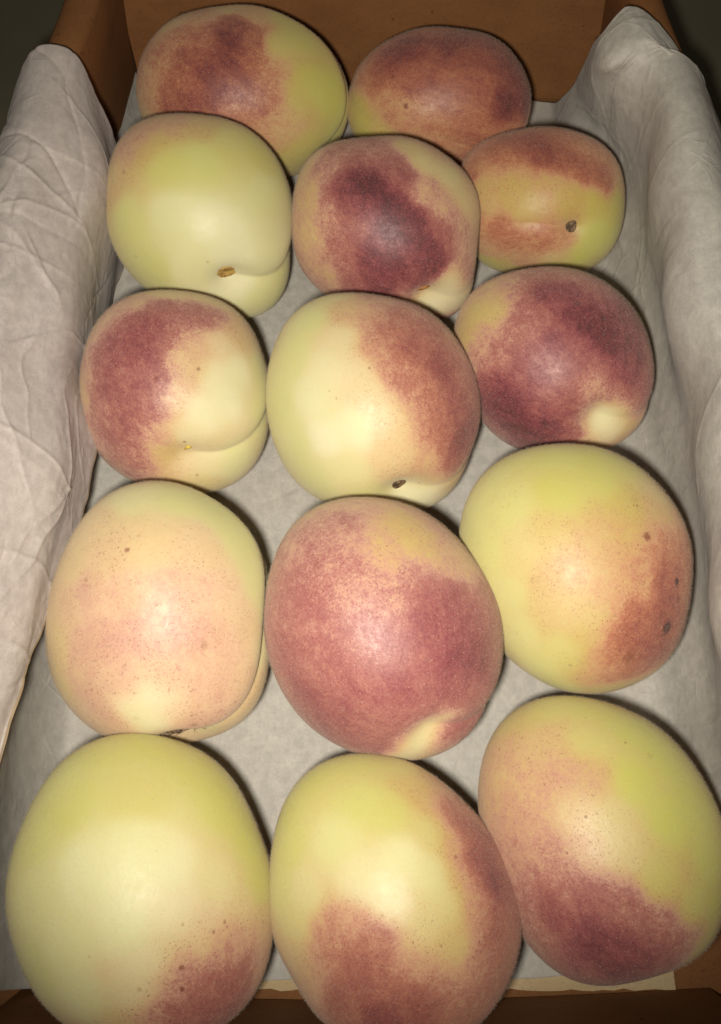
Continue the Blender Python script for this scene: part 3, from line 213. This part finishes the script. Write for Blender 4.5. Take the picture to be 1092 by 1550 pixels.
    # single marks: spots, bruises, scabs
    for k, (x, y, z, r, s) in enumerate(P['spots']):
        ds = m.n('ShaderNodeVectorMath', operation='DISTANCE'); m.l(ad.outputs['Vector'], ds.inputs[0]); ds.inputs[1].default_value = (x, y, z)
        dn = m.math('ADD', ds.outputs['Value'], m.math('MULTIPLY', m.math('SUBTRACT', m.noise(v, 40, 2), .5), r*1.1))
        f = m.smooth(dn, r*.3, r*1.0, min(1., s*1.1), 0.)
        col = m.mix(f, col, (.075, .022, .02) if s > .9 else (.20, .05, .03) if s > .45 else (.24, .12, .05))
    # thin brown scratches of the yellow peach
    if i == 10:
        w = m.noise(v, 9, 3, .6, 1.2)
        ln = m.math('ABSOLUTE', m.math('SUBTRACT', w, .5))
        f = m.math('MULTIPLY', m.smooth(ln, 0., .010, 1., 0.), m.smooth(m.noise(v, 5, 2), .54, .62, 0., .55))
        col = m.mix(m.math('MULTIPLY', f, m.smooth(green, .95, .7)), col, (.30, .19, .06))
    m.l(col, m.b.inputs['Base Color'])
    m.put(m.b.inputs['Roughness'], m.smooth(fine, .3, .7, .39, .54))
    m.b.inputs['Specular IOR Level'].default_value = .42
    m.b.inputs['Diffuse Roughness'].default_value = .22
    m.b.inputs['Subsurface Weight'].default_value = .14
    m.b.inputs['Subsurface Scale'].default_value = .004
    m.b.inputs['Subsurface Radius'].default_value = (1., .55, .25)
    m.b.inputs['Sheen Weight'].default_value = .14
    m.b.inputs['Sheen Roughness'].default_value = .6
    m.b.inputs['Sheen Tint'].default_value = (1, .88, .74, 1)
    h = m.math('ADD', m.math('MULTIPLY', m.noise(v, 120, 2, .7), .5), m.math('MULTIPLY', m.noise(v, 8, 3), 1.2))
    m.bump(h, .33, .00035)
    return m.m

def scar_material(name, dark, light, scale):
    m = NT(name); tc = m.n('ShaderNodeTexCoord').outputs['Object']
    a = m.noise(tc, scale, 4, .7)
    m.l(m.mix(m.smooth(a, .4, .62), dark, light), m.b.inputs['Base Color'])
    m.b.inputs['Roughness'].default_value = .8
    m.bump(a, .8, .0004); return m.m
SCAR = {'hollow': scar_material('tan_stem_hollow', (.30, .16, .035), (.56, .38, .10), 500),
        'knob': scar_material('brown_stem_scar', (.05, .028, .014), (.24, .15, .075), 1100),
        'rag': scar_material('brown_torn_stem', (.045, .022, .012), (.42, .28, .16), 900),
        'sliver': scar_material('rust_stem_edge', (.16, .05, .015), (.42, .19, .05), 700),
        'tip': scar_material('yellow_stem_tip', (.42, .25, .03), (.62, .48, .08), 700)}

def stem_mesh(kind, seed):
    """small woody remains of the stem, built round +Z"""
    rs = random.Random(seed); bm = bmesh.new()
    if kind in ('hollow', 'knob', 'rag'):
        R, rings = {'hollow': (.0035, [(1.25, -.0008), (1.12, .0003), (.9, .0004), (.6, .0001), (.30, -.0001)]),
                    'knob': (.0019, [(1.25, -.0008), (1.2, .0002), (1.05, .0007), (.85, .0006), (.62, .0002), (.45, .0005), (.2, .0006)]),
                    'rag': (.0036, [(1.4, -.001), (1.2, .0006), (.8, .0010), (.45, .0001), (.2, .0006)])}[kind]
        n = 22; prev = None
        for (q, z) in rings:
            ring = []
            for a in range(n):
                t = 2*math.pi*a/n; k = 1+.08*math.sin(2*t+seed)+.05*math.sin(3*t+seed)+rs.uniform(-.03, .03)
                ring.append(bm.verts.new((R*q*k*math.cos(t), R*q*k*math.sin(t)*(.78 if kind == 'hollow' else 1), z+rs.uniform(-.00008, .00008))))
            if prev:
                for a in range(n): bm.faces.new((prev[a], prev[(a+1) % n], ring[(a+1) % n], ring[a]))
            prev = ring
        bm.faces.new(prev)
        if kind == 'rag':      # torn fibres standing round the rim
            for k in range(16):
                t = rs.uniform(0, 6.28); r0 = R*rs.uniform(.5, 1.2); dr = R*rs.uniform(-.7, .9); w = .00022
                p = Vector((r0*math.cos(t), r0*math.sin(t), .0006)); q = Vector(((r0+dr)*math.cos(t+.6), (r0+dr)*math.sin(t+.6), rs.uniform(.0010, .0022)))
                s = (q-p).cross(Vector((0, 0, 1))).normalized()*w; up = Vector((0, 0, w))
                vs = [bm.verts.new(c) for c in (p-s, p+s, p+up, q-s*.4, q+s*.4, q+up*.4)]
                for f in ((0, 1, 4, 3), (1, 2, 5, 4), (2, 0, 3, 5)): bm.faces.new([vs[x] for x in f])
    else:
        L, w = (.0030, .0009) if kind == 'sliver' else (.0016, .0007)
        prev = None
        for a in range(9):
            t = a/8; c = Vector((L*(t-.5)*2*.8, .0012*math.sin(t*2.6), .0002)); ww = w*math.sin(math.pi*min(max(t, .04), .96))
            ring = [bm.verts.new(c+Vector((0, ww*math.cos(x), ww*.8*math.sin(x)))) for x in (0, 1.05, 2.1, 3.14, 4.2, 5.2)]
            if prev:
                for k in range(6): bm.faces.new((prev[k], prev[(k+1) % 6], ring[(k+1) % 6], ring[k]))
            else: bm.faces.new(ring[::-1])
            prev = ring
        bm.faces.new(prev)
    bmesh.ops.recalc_face_normals(bm, faces=bm.faces)
    me = bpy.data.meshes.new('stem_scar'); bm.to_mesh(me); bm.free(); return me

DIRS, QUADS = cube_sphere(92)
def skin_values(d, pts, sig=.088):
    C = np.array(pts); W = np.zeros(len(d)); A = np.zeros((len(d), 2))
    for x, y, z, b, g in C:
        q = (d[:,0]-x)**2+(d[:,1]-y)**2+(d[:,2]-z)**2
        w = np.exp(-q/(2*sig*sig))+3e-4/(q*q+.02)
        W += w; A[:,0] += w*b; A[:,1] += w*g
    return A/W[:,None]

for i, P in enumerate(PEACHES):
    pts = peach_points(DIRS, P); loc = np.array(P['loc'])
    me = mesh_np('peach', pts-loc, QUADS)
    sv = skin_values(DIRS, P['pts'])
    ca = me.attributes.new('skin', 'FLOAT_COLOR', 'POINT')
    ca.data.foreach_set('color', np.column_stack([sv[:,0], sv[:,1], np.zeros(len(sv)), np.ones(len(sv))]).astype(np.float32).ravel())
    wa = me.attributes.new('way', 'FLOAT_VECTOR', 'POINT'); wa.data.foreach_set('vector', DIRS.astype(np.float32).ravel())
    Sx = np.array(P['stem']); Sx = Sx/np.linalg.norm(Sx); ax = DIRS@Sx; pr = DIRS-ax[:,None]*Sx
    wb = me.attributes.new('streak', 'FLOAT_VECTOR', 'POINT'); wb.data.foreach_set('vector', (pr/(np.linalg.norm(pr, axis=1)[:,None]+.25)+ax[:,None]*Sx*.28+i*2.1).astype(np.float32).ravel())
    o = link('peach', me, peach_material(i, P)); o.location = P['loc']
    tag(o, P['label'], 'peach', 'peaches in the tissue-lined box')
    if P.get('stemkind'):
        sd = np.array(P['scar']); sd = sd/np.linalg.norm(sd)
        p = peach_points(sd[None], P)[0]-loc
        # surface normal by small steps
        e1 = np.cross(sd, [0, 0, 1.]); e1 /= np.linalg.norm(e1); e2 = np.cross(sd, e1)
        qs = peach_points(np.array([sd+e1*.06, sd-e1*.06, sd+e2*.06, sd-e2*.06]), P)-loc
        nrm = np.cross(qs[0]-qs[1], qs[2]-qs[3]); nrm /= np.linalg.norm(nrm)
        if nrm@p < 0: nrm = -nrm
        s = link('stem_scar', stem_mesh(P['stemkind'], i+1), SCAR[P['stemkind']], o)
        s.location = Vector(p)+Vector(nrm)*{'hollow': .0008, 'rag': .0009, 'knob': .0004}.get(P['stemkind'], .0001); s.rotation_euler = Vector(nrm).to_track_quat('Z', 'Y').to_euler()
        tag(s, {'hollow': 'open tan stem hollow', 'knob': 'round brown stem scar', 'rag': 'torn brown stem remains', 'sliver': 'rust-brown sliver at stem hollow', 'tip': 'tiny yellow stem tip'}[P['stemkind']])

# short down standing on the upper side of every fruit
m = NT('peach_down'); m.b.inputs['Base Color'].default_value = (.72, .64, .52, 1); m.b.inputs['Roughness'].default_value = .6
tr = m.n('ShaderNodeBsdfTranslucent'); tr.inputs[0].default_value = (.7, .6, .45, 1); mx = m.n('ShaderNodeMixShader'); mx.inputs[0].default_value = .5
m.l(m.b.outputs[0], mx.inputs[1]); m.l(tr.outputs[0], mx.inputs[2]); m.l(mx.outputs[0], m.t.nodes['Material Output'].inputs[0])
for o in [x for x in COL.objects if x.get('category') == 'peach']:
    me = o.data; nv = len(me.vertices); co = np.empty(nv*3, np.float32); me.vertices.foreach_get('co', co); co = co.reshape(-1, 3)
    nr = np.empty(nv*3, np.float32); me.vertices.foreach_get('normal', nr); nr = nr.reshape(-1, 3)
    ok = np.where(co[:,2] > -.016)[0]; k = 26000; pick = np.random.choice(ok, k)
    nn = nr[pick]; tg = np.random.normal(size=(k, 3)); tg -= (tg*nn).sum(1)[:,None]*nn; tg /= np.linalg.norm(tg, axis=1)[:,None]
    root = co[pick]+tg*np.random.uniform(0, .0004, (k, 1))-nn*.00003
    lean = np.random.uniform(.2, 1.3, (k, 1)); L = np.random.uniform(.00022, .00055, (k, 1)); t2 = tg[np.random.permutation(k)]*0+np.cross(nn, tg)
    d1 = nn+t2*lean*.5; d2 = nn+t2*lean; d1 /= np.linalg.norm(d1, axis=1)[:,None]; d2 /= np.linalg.norm(d2, axis=1)[:,None]
    P3 = np.stack([root, root+d1*L*.5, root+d1*L*.5+d2*L*.5], 1).astype(np.float32)
    hc = bpy.data.hair_curves.new('fuzz'); hc.add_curves([3]*k)
    hc.position_data.foreach_set('vector', P3.ravel())
    ra = hc.attributes.get('radius') or hc.attributes.new('radius', 'FLOAT', 'POINT')
    ra.data.foreach_set('value', np.tile(np.array([.000013, .000010, .000004], np.float32), k))
    hc.materials.append(m.m); ho = bpy.data.objects.new('fuzz', hc); COL.objects.link(ho); ho.parent = o; ho['kind'] = 'stuff'

# ------------------------------------------------------------- cardboard box
def cardboard(name, c0, c1):
    m = NT(name); tc = m.n('ShaderNodeTexCoord').outputs['Object']
    mp = m.n('ShaderNodeMapping'); m.l(tc, mp.inputs[0]); mp.inputs['Scale'].default_value = (1, 1, 1.5)
    a = m.noise(mp.outputs[0], 38, 6, .65); b = m.noise(tc, 1100, 4, .75); c = m.noise(tc, 90, 3, .5)
    col = m.mix(m.smooth(a, .3, .7), c0, c1)
    col = m.mix(m.smooth(b, .5, .7, 0., .5), col, tuple(x*.55 for x in c0))
    sp = m.n('ShaderNodeTexVoronoi'); m.l(tc, sp.inputs['Vector']); sp.inputs['Scale'].default_value = 130
    col = m.mix(m.smooth(sp.outputs['Distance'], .05, .12, .5, 0.), col, tuple(x*.3 for x in c0))
    m.l(col, m.b.inputs['Base Color']); m.b.inputs['Roughness'].default_value = .78; m.b.inputs['Specular IOR Level'].default_value = .25
    m.bump(m.math('ADD', m.math('MULTIPLY', b, .5), c), .35, .0004); return m.m
M_BOX = cardboard('brown_cardboard', (.190, .078, .025), (.240, .102, .034))
M_PAD = cardboard('beige_cardboard', (.50, .36, .19), (.58, .44, .25))
M_EDGE = cardboard('raw_board_edge', (.33, .20, .09), (.42, .27, .13))

YB, YF, ZR = .331, -.014, .070
def bow(y): return .0065*math.sin(math.pi*min(max((y-YF)/(YB-YF), 0), 1))
def wbow(y):
    t = min(max((.30-y)/.06, 0), 1); return bow(y)+.0038*t*t*(3-2*t)
def wall_mesh(name, path, inward, thick, lean, top, z0=0.):
    """folded-over double board wall along a plan path; rounded rim on top"""
    prof = []
    for t in range(9):
        a = math.pi*t/8; prof.append((thick/2-thick/2*math.cos(a), top-.004+.004*math.sin(a)))
    prof = [(lean, z0)]+[(lean*(1-(k+1)/4), z0+(top-.004-z0)*(k+1)/4) for k in range(3)]+prof+[(thick, z0)]
    V = []; n = len(prof)
    for (x, y) in path:
        for (off, z) in prof: V.append((x-inward[0]*off, y-inward[1]*off, z))
    Q = []
    for a in range(len(path)-1):
        for k in range(n):
            k2 = (k+1) % n; Q.append((a*n+k, a*n+k2, (a+1)*n+k2, (a+1)*n+k))
    bm = bmesh.new(); vs = [bm.verts.new(v) for v in V]
    for q in Q: bm.faces.new([vs[x] for x in q])
    bm.faces.new(vs[:n]); bm.faces.new(vs[-n:])
    bmesh.ops.recalc_face_normals(bm, faces=bm.faces)
    me = bpy.data.meshes.new(name); bm.to_mesh(me); bm.free(); return me

box = bpy.data.objects.new('cardboard_box', None); COL.objects.link(box); box.location = (0, 0, 0)
tag(box, 'shallow brown cardboard fruit box holding the peaches, with rolled rims', 'cardboard box')
def part(name, me, mat, label=None):
    o = link(name, me, mat, box); me.set_sharp_from_angle(angle=math.radians(40))
    if label: o['label'] = label
    return o
N = 40
ys = np.linspace(YF-.016, YB+.012, N)
part('side_wall', wall_mesh('side_wall', [(-.0885-wbow(y), y) for y in ys], (1, 0), .0125, .006, ZR), M_BOX)
part('side_wall', wall_mesh('side_wall', [(.0915+wbow(y), y) for y in ys], (-1, 0), .0115, .006, ZR), M_BOX)
xs = np.linspace(-.0885, .0915, 24)
def backy(x): return YB+.003*math.cos(x*17)-.003
part('end_wall', wall_mesh('end_wall', [(x, backy(x)) for x in np.linspace(-.092, .095, 24)], (0, -1), .0105, -.002, .088), M_BOX, 'far end wall behind the back row')
part('end_wall', wall_mesh('end_wall', [(x, YF-.011-.0035*math.cos(x*15)) for x in np.linspace(-.092, .095, 24)], (0, 1), .012, -.0145, ZR-.004), M_BOX, 'near end wall in front of the first row')
def slab(name, x0, x1, y0, y1, z0, z1, rag=0, n=60):
    bm = bmesh.new(); top, bot = [], []
    outl = [(x0+(x1-x0)*k/n, y0+(random.uniform(-rag, rag) if 0 < k < n else 0)) for k in range(n+1)]+[(x1, y1), (x0, y1)]
    top = [bm.verts.new((x, y, z1)) for x, y in outl]; bot = [bm.verts.new((x, y, z0)) for x, y in outl]
    bm.faces.new(top); bm.faces.new(bot[::-1])
    for k in range(len(outl)):
        j = (k+1) % len(outl); bm.faces.new((top[k], bot[k], bot[j], top[j]))
    bmesh.ops.recalc_face_normals(bm, faces=bm.faces)
    me = bpy.data.meshes.new(name); bm.to_mesh(me); bm.free(); return me
part('box_floor', slab('box_floor', -.104, .107, -.036, .343, -.0045, -.0025), M_BOX)
pad = link('floor_pad', slab('floor_pad', -.084, .086, -.0115, .316, -.0023, -.0006, .00035), M_PAD, box, smooth=False)
pad['label'] = 'beige board lining whose torn front edge shows below the tissue'

# ------------------------------------------------------------- tissue paper
def lattice(nu, nv, fu, fv, seed):
    """smooth value noise on a grid"""
    rs = np.random.RandomState(seed); G = rs.uniform(-1, 1, (int(fu)+3, int(fv)+3))
    u = np.linspace(0, fu, nu); v = np.linspace(0, fv, nv)
    iu = u.astype(int); iv = v.astype(int); tu = (u-iu); tv = (v-iv); tu = tu*tu*(3-2*tu); tv = tv*tv*(3-2*tv)
    a = G[iu][:, iv]; b = G[iu+1][:, iv]; c = G[iu][:, iv+1]; d = G[iu+1][:, iv+1]
    return (a*(1-tu)[:,None]+b*tu[:,None])*(1-tv)[None]+(c*(1-tu)[:,None]+d*tu[:,None])*tv[None]

def crease_field(S, Y, count, seed, srange, yrange, lmin=.015, lmax=.05, w=.0011, amp=.0007, ang=None):
    rs = np.random.RandomState(seed); H = np.zeros_like(S)
    for _ in range(count):
        cs, cy = rs.uniform(*srange), rs.uniform(*yrange); t = rs.uniform(0, math.pi) if ang is None else rs.normal(ang[0], ang[1])
        L = rs.uniform(lmin, lmax); k = rs.uniform(-12, 12)
        a = (S-cs)*math.cos(t)+(Y-cy)*math.sin(t); b = -(S-cs)*math.sin(t)+(Y-cy)*math.cos(t)-k*a*a
        H += rs.choice([1, 1, -1])*rs.uniform(.4, 1)*amp*np.exp(-np.abs(b)/w)*np.exp(-(a/L)**4)
        H += rs.uniform(-.5, .5)*amp*np.tanh(b/.004)*np.exp(-np.abs(b)/.012)*np.exp(-(a/L)**4)
    return H

def tissue_material(name, tint):
    m = NT(name); tc = m.n('ShaderNodeTexCoord').outputs['Object']
    cloud = m.noise(tc, 260, 6, .7, .4); fib = m.noise(tc, 900, 4, .75, 1.5); big = m.noise(tc, 14, 3)
    mp = m.n('ShaderNodeMapping'); m.l(tc, mp.inputs[0]); mp.inputs['Scale'].default_value = (1, .35, 1); mp.inputs['Rotation'].default_value = (0, 0, .5)
    lay = m.noise(mp.outputs[0], 520, 5, .7, .8)
    v = m.math('ADD', m.math('MULTIPLY', cloud, .45), m.math('ADD', m.math('MULTIPLY', fib, .3), m.math('MULTIPLY', lay, .25)))
    dark = tuple(x*.74 for x in tint)
    col = m.mix(m.smooth(v, .36, .64), dark, tint)
    col = m.mix(m.smooth(big, .35, .65, 0., .16), col, tuple(x*y for x, y in zip(tint, (.95, .88, .84))))
    ed = m.n('ShaderNodeAttribute', attribute_name='across')
    col = m.mix(m.smooth(ed.outputs['Fac'], .006, .013, .75, 0.), col, (.42, .29, .13))
    m.l(col, m.b.inputs['Base Color']); m.b.inputs['Roughness'].default_value = .62
    m.b.inputs['Specular IOR Level'].default_value = .3
    m.b.inputs['Sheen Weight'].default_value = .1
    # sharp crinkle lines left from crumpling
    wv = m.n('ShaderNodeVectorMath', operation='ADD'); nz = m.n('ShaderNodeTexNoise'); m.l(tc, nz.inputs['Vector']); nz.inputs['Scale'].default_value = 30
    sc = m.n('ShaderNodeVectorMath', operation='SCALE'); m.l(nz.outputs['Color'], sc.inputs[0]); sc.inputs['Scale'].default_value = .03
    m.l(tc, wv.inputs[0]); m.l(sc.outputs[0], wv.inputs[1])
    hs = []
    for scl, wd in ((38, .05), (85, .06)):
        ve = m.n('ShaderNodeTexVoronoi', feature='DISTANCE_TO_EDGE'); m.l(wv.outputs[0], ve.inputs['Vector']); ve.inputs['Scale'].default_value = scl
        vc = m.n('ShaderNodeTexVoronoi', feature='F1'); m.l(wv.outputs[0], vc.inputs['Vector']); vc.inputs['Scale'].default_value = scl
        hs.append(m.math('ADD', m.math('MULTIPLY', m.smooth(ve.outputs['Distance'], 0., wd, 1., 0.), m.smooth(m.noise(tc, scl*.6, 2), .54, .70, 0., 1.)), m.math('MULTIPLY', vc.outputs['Distance'], .8)))
    crk = m.math('ADD', hs[0], m.math('MULTIPLY', hs[1], .5))
    m.bump(m.math('ADD', m.math('ADD', m.math('MULTIPLY', fib, .5), m.math('MULTIPLY', cloud, .7)), m.math('MULTIPLY', crk, .75)), .5, .00045)
    tr = m.n('ShaderNodeBsdfTranslucent'); m.l(col, tr.inputs[0])
    mx = m.n('ShaderNodeMixShader'); mx.inputs[0].default_value = .14
    m.l(m.b.outputs[0], mx.inputs[1]); m.l(tr.outputs[0], mx.inputs[2]); tp = m.n('ShaderNodeBsdfTransparent'); my = m.n('ShaderNodeMixShader'); my.inputs[0].default_value = .12
    m.l(mx.outputs[0], my.inputs[1]); m.l(tp.outputs[0], my.inputs[2]); m.l(my.outputs[0], m.t.nodes['Material Output'].inputs[0])
    return m.m
M_TIS = tissue_material('white_tissue', (.68, .64, .56))
M_TIS2 = tissue_material('white_tissue_fold', (.69, .61, .555))

def catmull(P, n):
    """n points evenly along a smooth curve through P (list of xyz)"""
    P = np.array(P, float); P = np.vstack([2*P[0]-P[1], P, 2*P[-1]-P[-2]]); out = []
    for k in range(1, len(P)-2):
        for t in np.linspace(0, 1, 30, endpoint=False):
            a, b, c, d = P[k-1], P[k], P[k+1], P[k+2]
            out.append(.5*((2*b)+(-a+c)*t+(2*a-5*b+4*c-d)*t*t+(-a+3*b-3*c+d)*t**3))
    out.append(P[-2]); out = np.array(out)
    L = np.concatenate([[0], np.cumsum(np.linalg.norm(np.diff(out, axis=0), axis=1))])
    return np.column_stack([np.interp(np.linspace(0, L[-1], n), L, out[:,k]) for k in range(3)]), L[-1]

def sheet(name, rows, nu, H, mat):
    """rows: cross-profiles (control points) from near to far; nu points across; H(S, Y) relief along the normal"""
    G = []; Ls = []
    for r in rows:
        p, L = catmull(r, nu); G.append(p); Ls.append(L)
    G = np.array(G)                                   # rows x nu x 3
    S = np.linspace(0, 1, nu)[None]*np.array(Ls)[:,None]; Y = G[:,:,1]
    du = np.gradient(G, axis=1); dv = np.gradient(G, axis=0); n = np.cross(du, dv); n /= np.linalg.norm(n, axis=2)[:,:,None]+1e-12
    if n[:, :, 2].mean() < 0: n = -n
    G = G+n*H(S, Y, *S.shape)[:,:,None]
    nr = G.shape[0]; idx = np.arange(nr*nu).reshape(nr, nu)
    Q = np.stack([idx[:-1,:-1], idx[:-1,1:], idx[1:,1:], idx[1:,:-1]], -1).reshape(-1, 4)
    me = mesh_np(name, G.reshape(-1, 3), Q)
    ac = me.attributes.new('across', 'FLOAT', 'POINT'); ac.data.foreach_set('value', np.tile(np.linspace(0, 1, nu), nr).astype(np.float32))
    o = link(name, me, mat)
    md = o.modifiers.new('thickness', 'SOLIDIFY'); md.thickness = .00012; md.offset = 0
    return o

def lerp(a, b, t): return a+(b-a)*t
def stp(a, b, x):
    t = min(max((x-a)/(b-a), 0), 1); return t*t*(3-2*t)

# sheet that covers the floor, climbs the right wall and folds over its rim
rows = []; NR = 640
for k in range(NR):
    t = k/(NR-1); y = lerp(-.0085, .329, t)
    bb = bow(y); far = stp(.25, .324, y); nl = -.010*stp(.97, 1, 1-t)*0-.0025*(1-t)**10; w1 = .0018*math.sin(y*60)+.0012*math.sin(y*131+1)
    ragl = .0006*math.sin(y*300)
    yy = lambda s: y-far*.052*s+(1-t)**8*.020*min(1, s*3)          # the sheet's far edge runs back down towards the rim
    lx = -.0925-bb*.55-.0025*stp(.13, .17, y)
    rows.append([(lx+.0035*stp(.15, .12, y)+.001, y+nl, .050+ragl), (lx+.001*stp(.15, .12, y)-.001, y+nl, .024), (lx+.004, y+nl, .006), (lx+.014, y+nl, .0010), (-.04, y+nl*.5, .0006), (0, y, .0006), (.05, y, .0006),
                 (.080+w1*.4-far*.004, yy(.1), .0012), (.0905+bb*.6-far*.010, yy(.3), .007+far*.003), (.0945+bb*.95-far*.012, yy(.5), .028), (.0912+bb*.55+w1-far*.011, yy(.8), .0555),
                 (.0900+bb+w1*.6-far*.010, yy(1), .0695), (.0950+bb-far*.006, yy(.92), .0746+far*.002), (.1020+bb-far*.002, yy(1.1), .0740),
                 (.1100+bb, yy(1.35), .0660), (.121+bb+w1, yy(1.8), .046), (.134+bb+w1*2, yy(2.2), .016)])
def relief_a(S, Y, nr, nu):
    wallness = sstep(.20, .23, S)
    H = .0005*lattice(nr, nu, 18, 16, 3)*(.35+wallness)+.00012*lattice(nr, nu, 90, 80, 5)
    H += crease_field(S, Y, 22, 8, (.21, .34), (0, .31), w=.0007, amp=.00045, ang=(math.pi*.02, .5))*wallness
    H += crease_field(S, Y, 30, 14, (.05, .24), (0, .31), .01, .04, w=.0007, amp=.0005)
    H += .0004*wallness*np.sin(S*260+Y*30)*np.exp(-((S-.245)/.02)**2)
    return np.where((S > .075) & (S < .19), np.clip(H, -.0003, .0016), H)
o = sheet('tissue_paper', rows, 420, relief_a, M_TIS)
tag(o, 'off-white tissue lining the floor under the peaches and folded over the right rim', 'tissue paper')

# sheet folded over the left rim, its free edge hanging inside by the first peaches
rows = []; NR = 560
for k in range(NR):
    t = k/(NR-1); y = lerp(-.05, .257, t)
    bb = bow(y); w1 = .002*math.sin(y*52+2)+.0012*math.sin(y*117)
    # free edge: high near the camera, dropping to the floor beyond the third peach
    s = stp(.03, .135, y); ex = lerp(-.0868, -.0808, s); ez = lerp(.056, .034, s)
    f = stp(.140, .175, y); ex = lerp(ex, -.0915-bb*.2, f); ez = lerp(ez, .003, f)
    far = stp(.215, .262, y); ex = lerp(ex, -.088, far)
    jag = .0010*math.sin(y*210)+.0008*math.sin(y*391+1)
    ya = lambda q: y+far*.016*(q-.7)
    ix = -.0895-bb*.9+w1*.5; bx = lerp(-.0868, -.0832, stp(.02, .09, y))-bb*.3+w1*.8
    rows.append([(ex, ya(.2), ez+jag*.6), (lerp(ex, bx, .55+.2*f), ya(.4), lerp(ez, .054, .55)), (bx-far*.003, ya(.7), .0585),
                 (ix+far*.002, ya(1), .0705), (-.0945-bb+far*.002, ya(1.1), .0750), (-.1020-bb+w1*.3, ya(1.05), .0748),
                 (-.1090-bb, ya(.6), .0670), (-.117-bb+w1, ya(-.2), .050), (-.128-bb+2*w1, ya(-1), .022)])
def relief_b(S, Y, nr, nu):
    calm = np.minimum(1, .25+S/.02); H = .0006*calm*lattice(nr, nu, 20, 10, 13)+.00012*lattice(nr, nu, 90, 60, 15)
    H += crease_field(S, Y, 64, 18, (0, .12), (-.05, .27), .008, .03, w=.0006, amp=.0006)
    H += crease_field(S, Y, 14, 28, (.0, .12), (.1, .27), .02, .05, w=.0010, amp=.0008, ang=(.9, .5))
    return H
o = sheet('tissue_paper', rows, 300, relief_b, M_TIS2)
tag(o, 'crumpled off-white tissue folded over the left rim with its free edge hanging inside', 'tissue paper')

# ------------------------------------------------------------- table under the box
m = NT('dark_table'); tc = m.n('ShaderNodeTexCoord').outputs['Object']
m.l(m.mix(m.smooth(m.noise(tc, 9, 5), .3, .7), (.085, .075, .045), (.12, .105, .065)), m.b.inputs['Base Color']); m.b.inputs['Roughness'].default_value = .7
bm = bmesh.new(); bmesh.ops.create_grid(bm, x_segments=4, y_segments=4, size=2.5); me = bpy.data.meshes.new('table_top'); bm.to_mesh(me); bm.free()
o = link('table_top', me, m.m); o.location = (0, 1, -.0047); tag(o, kind='structure')
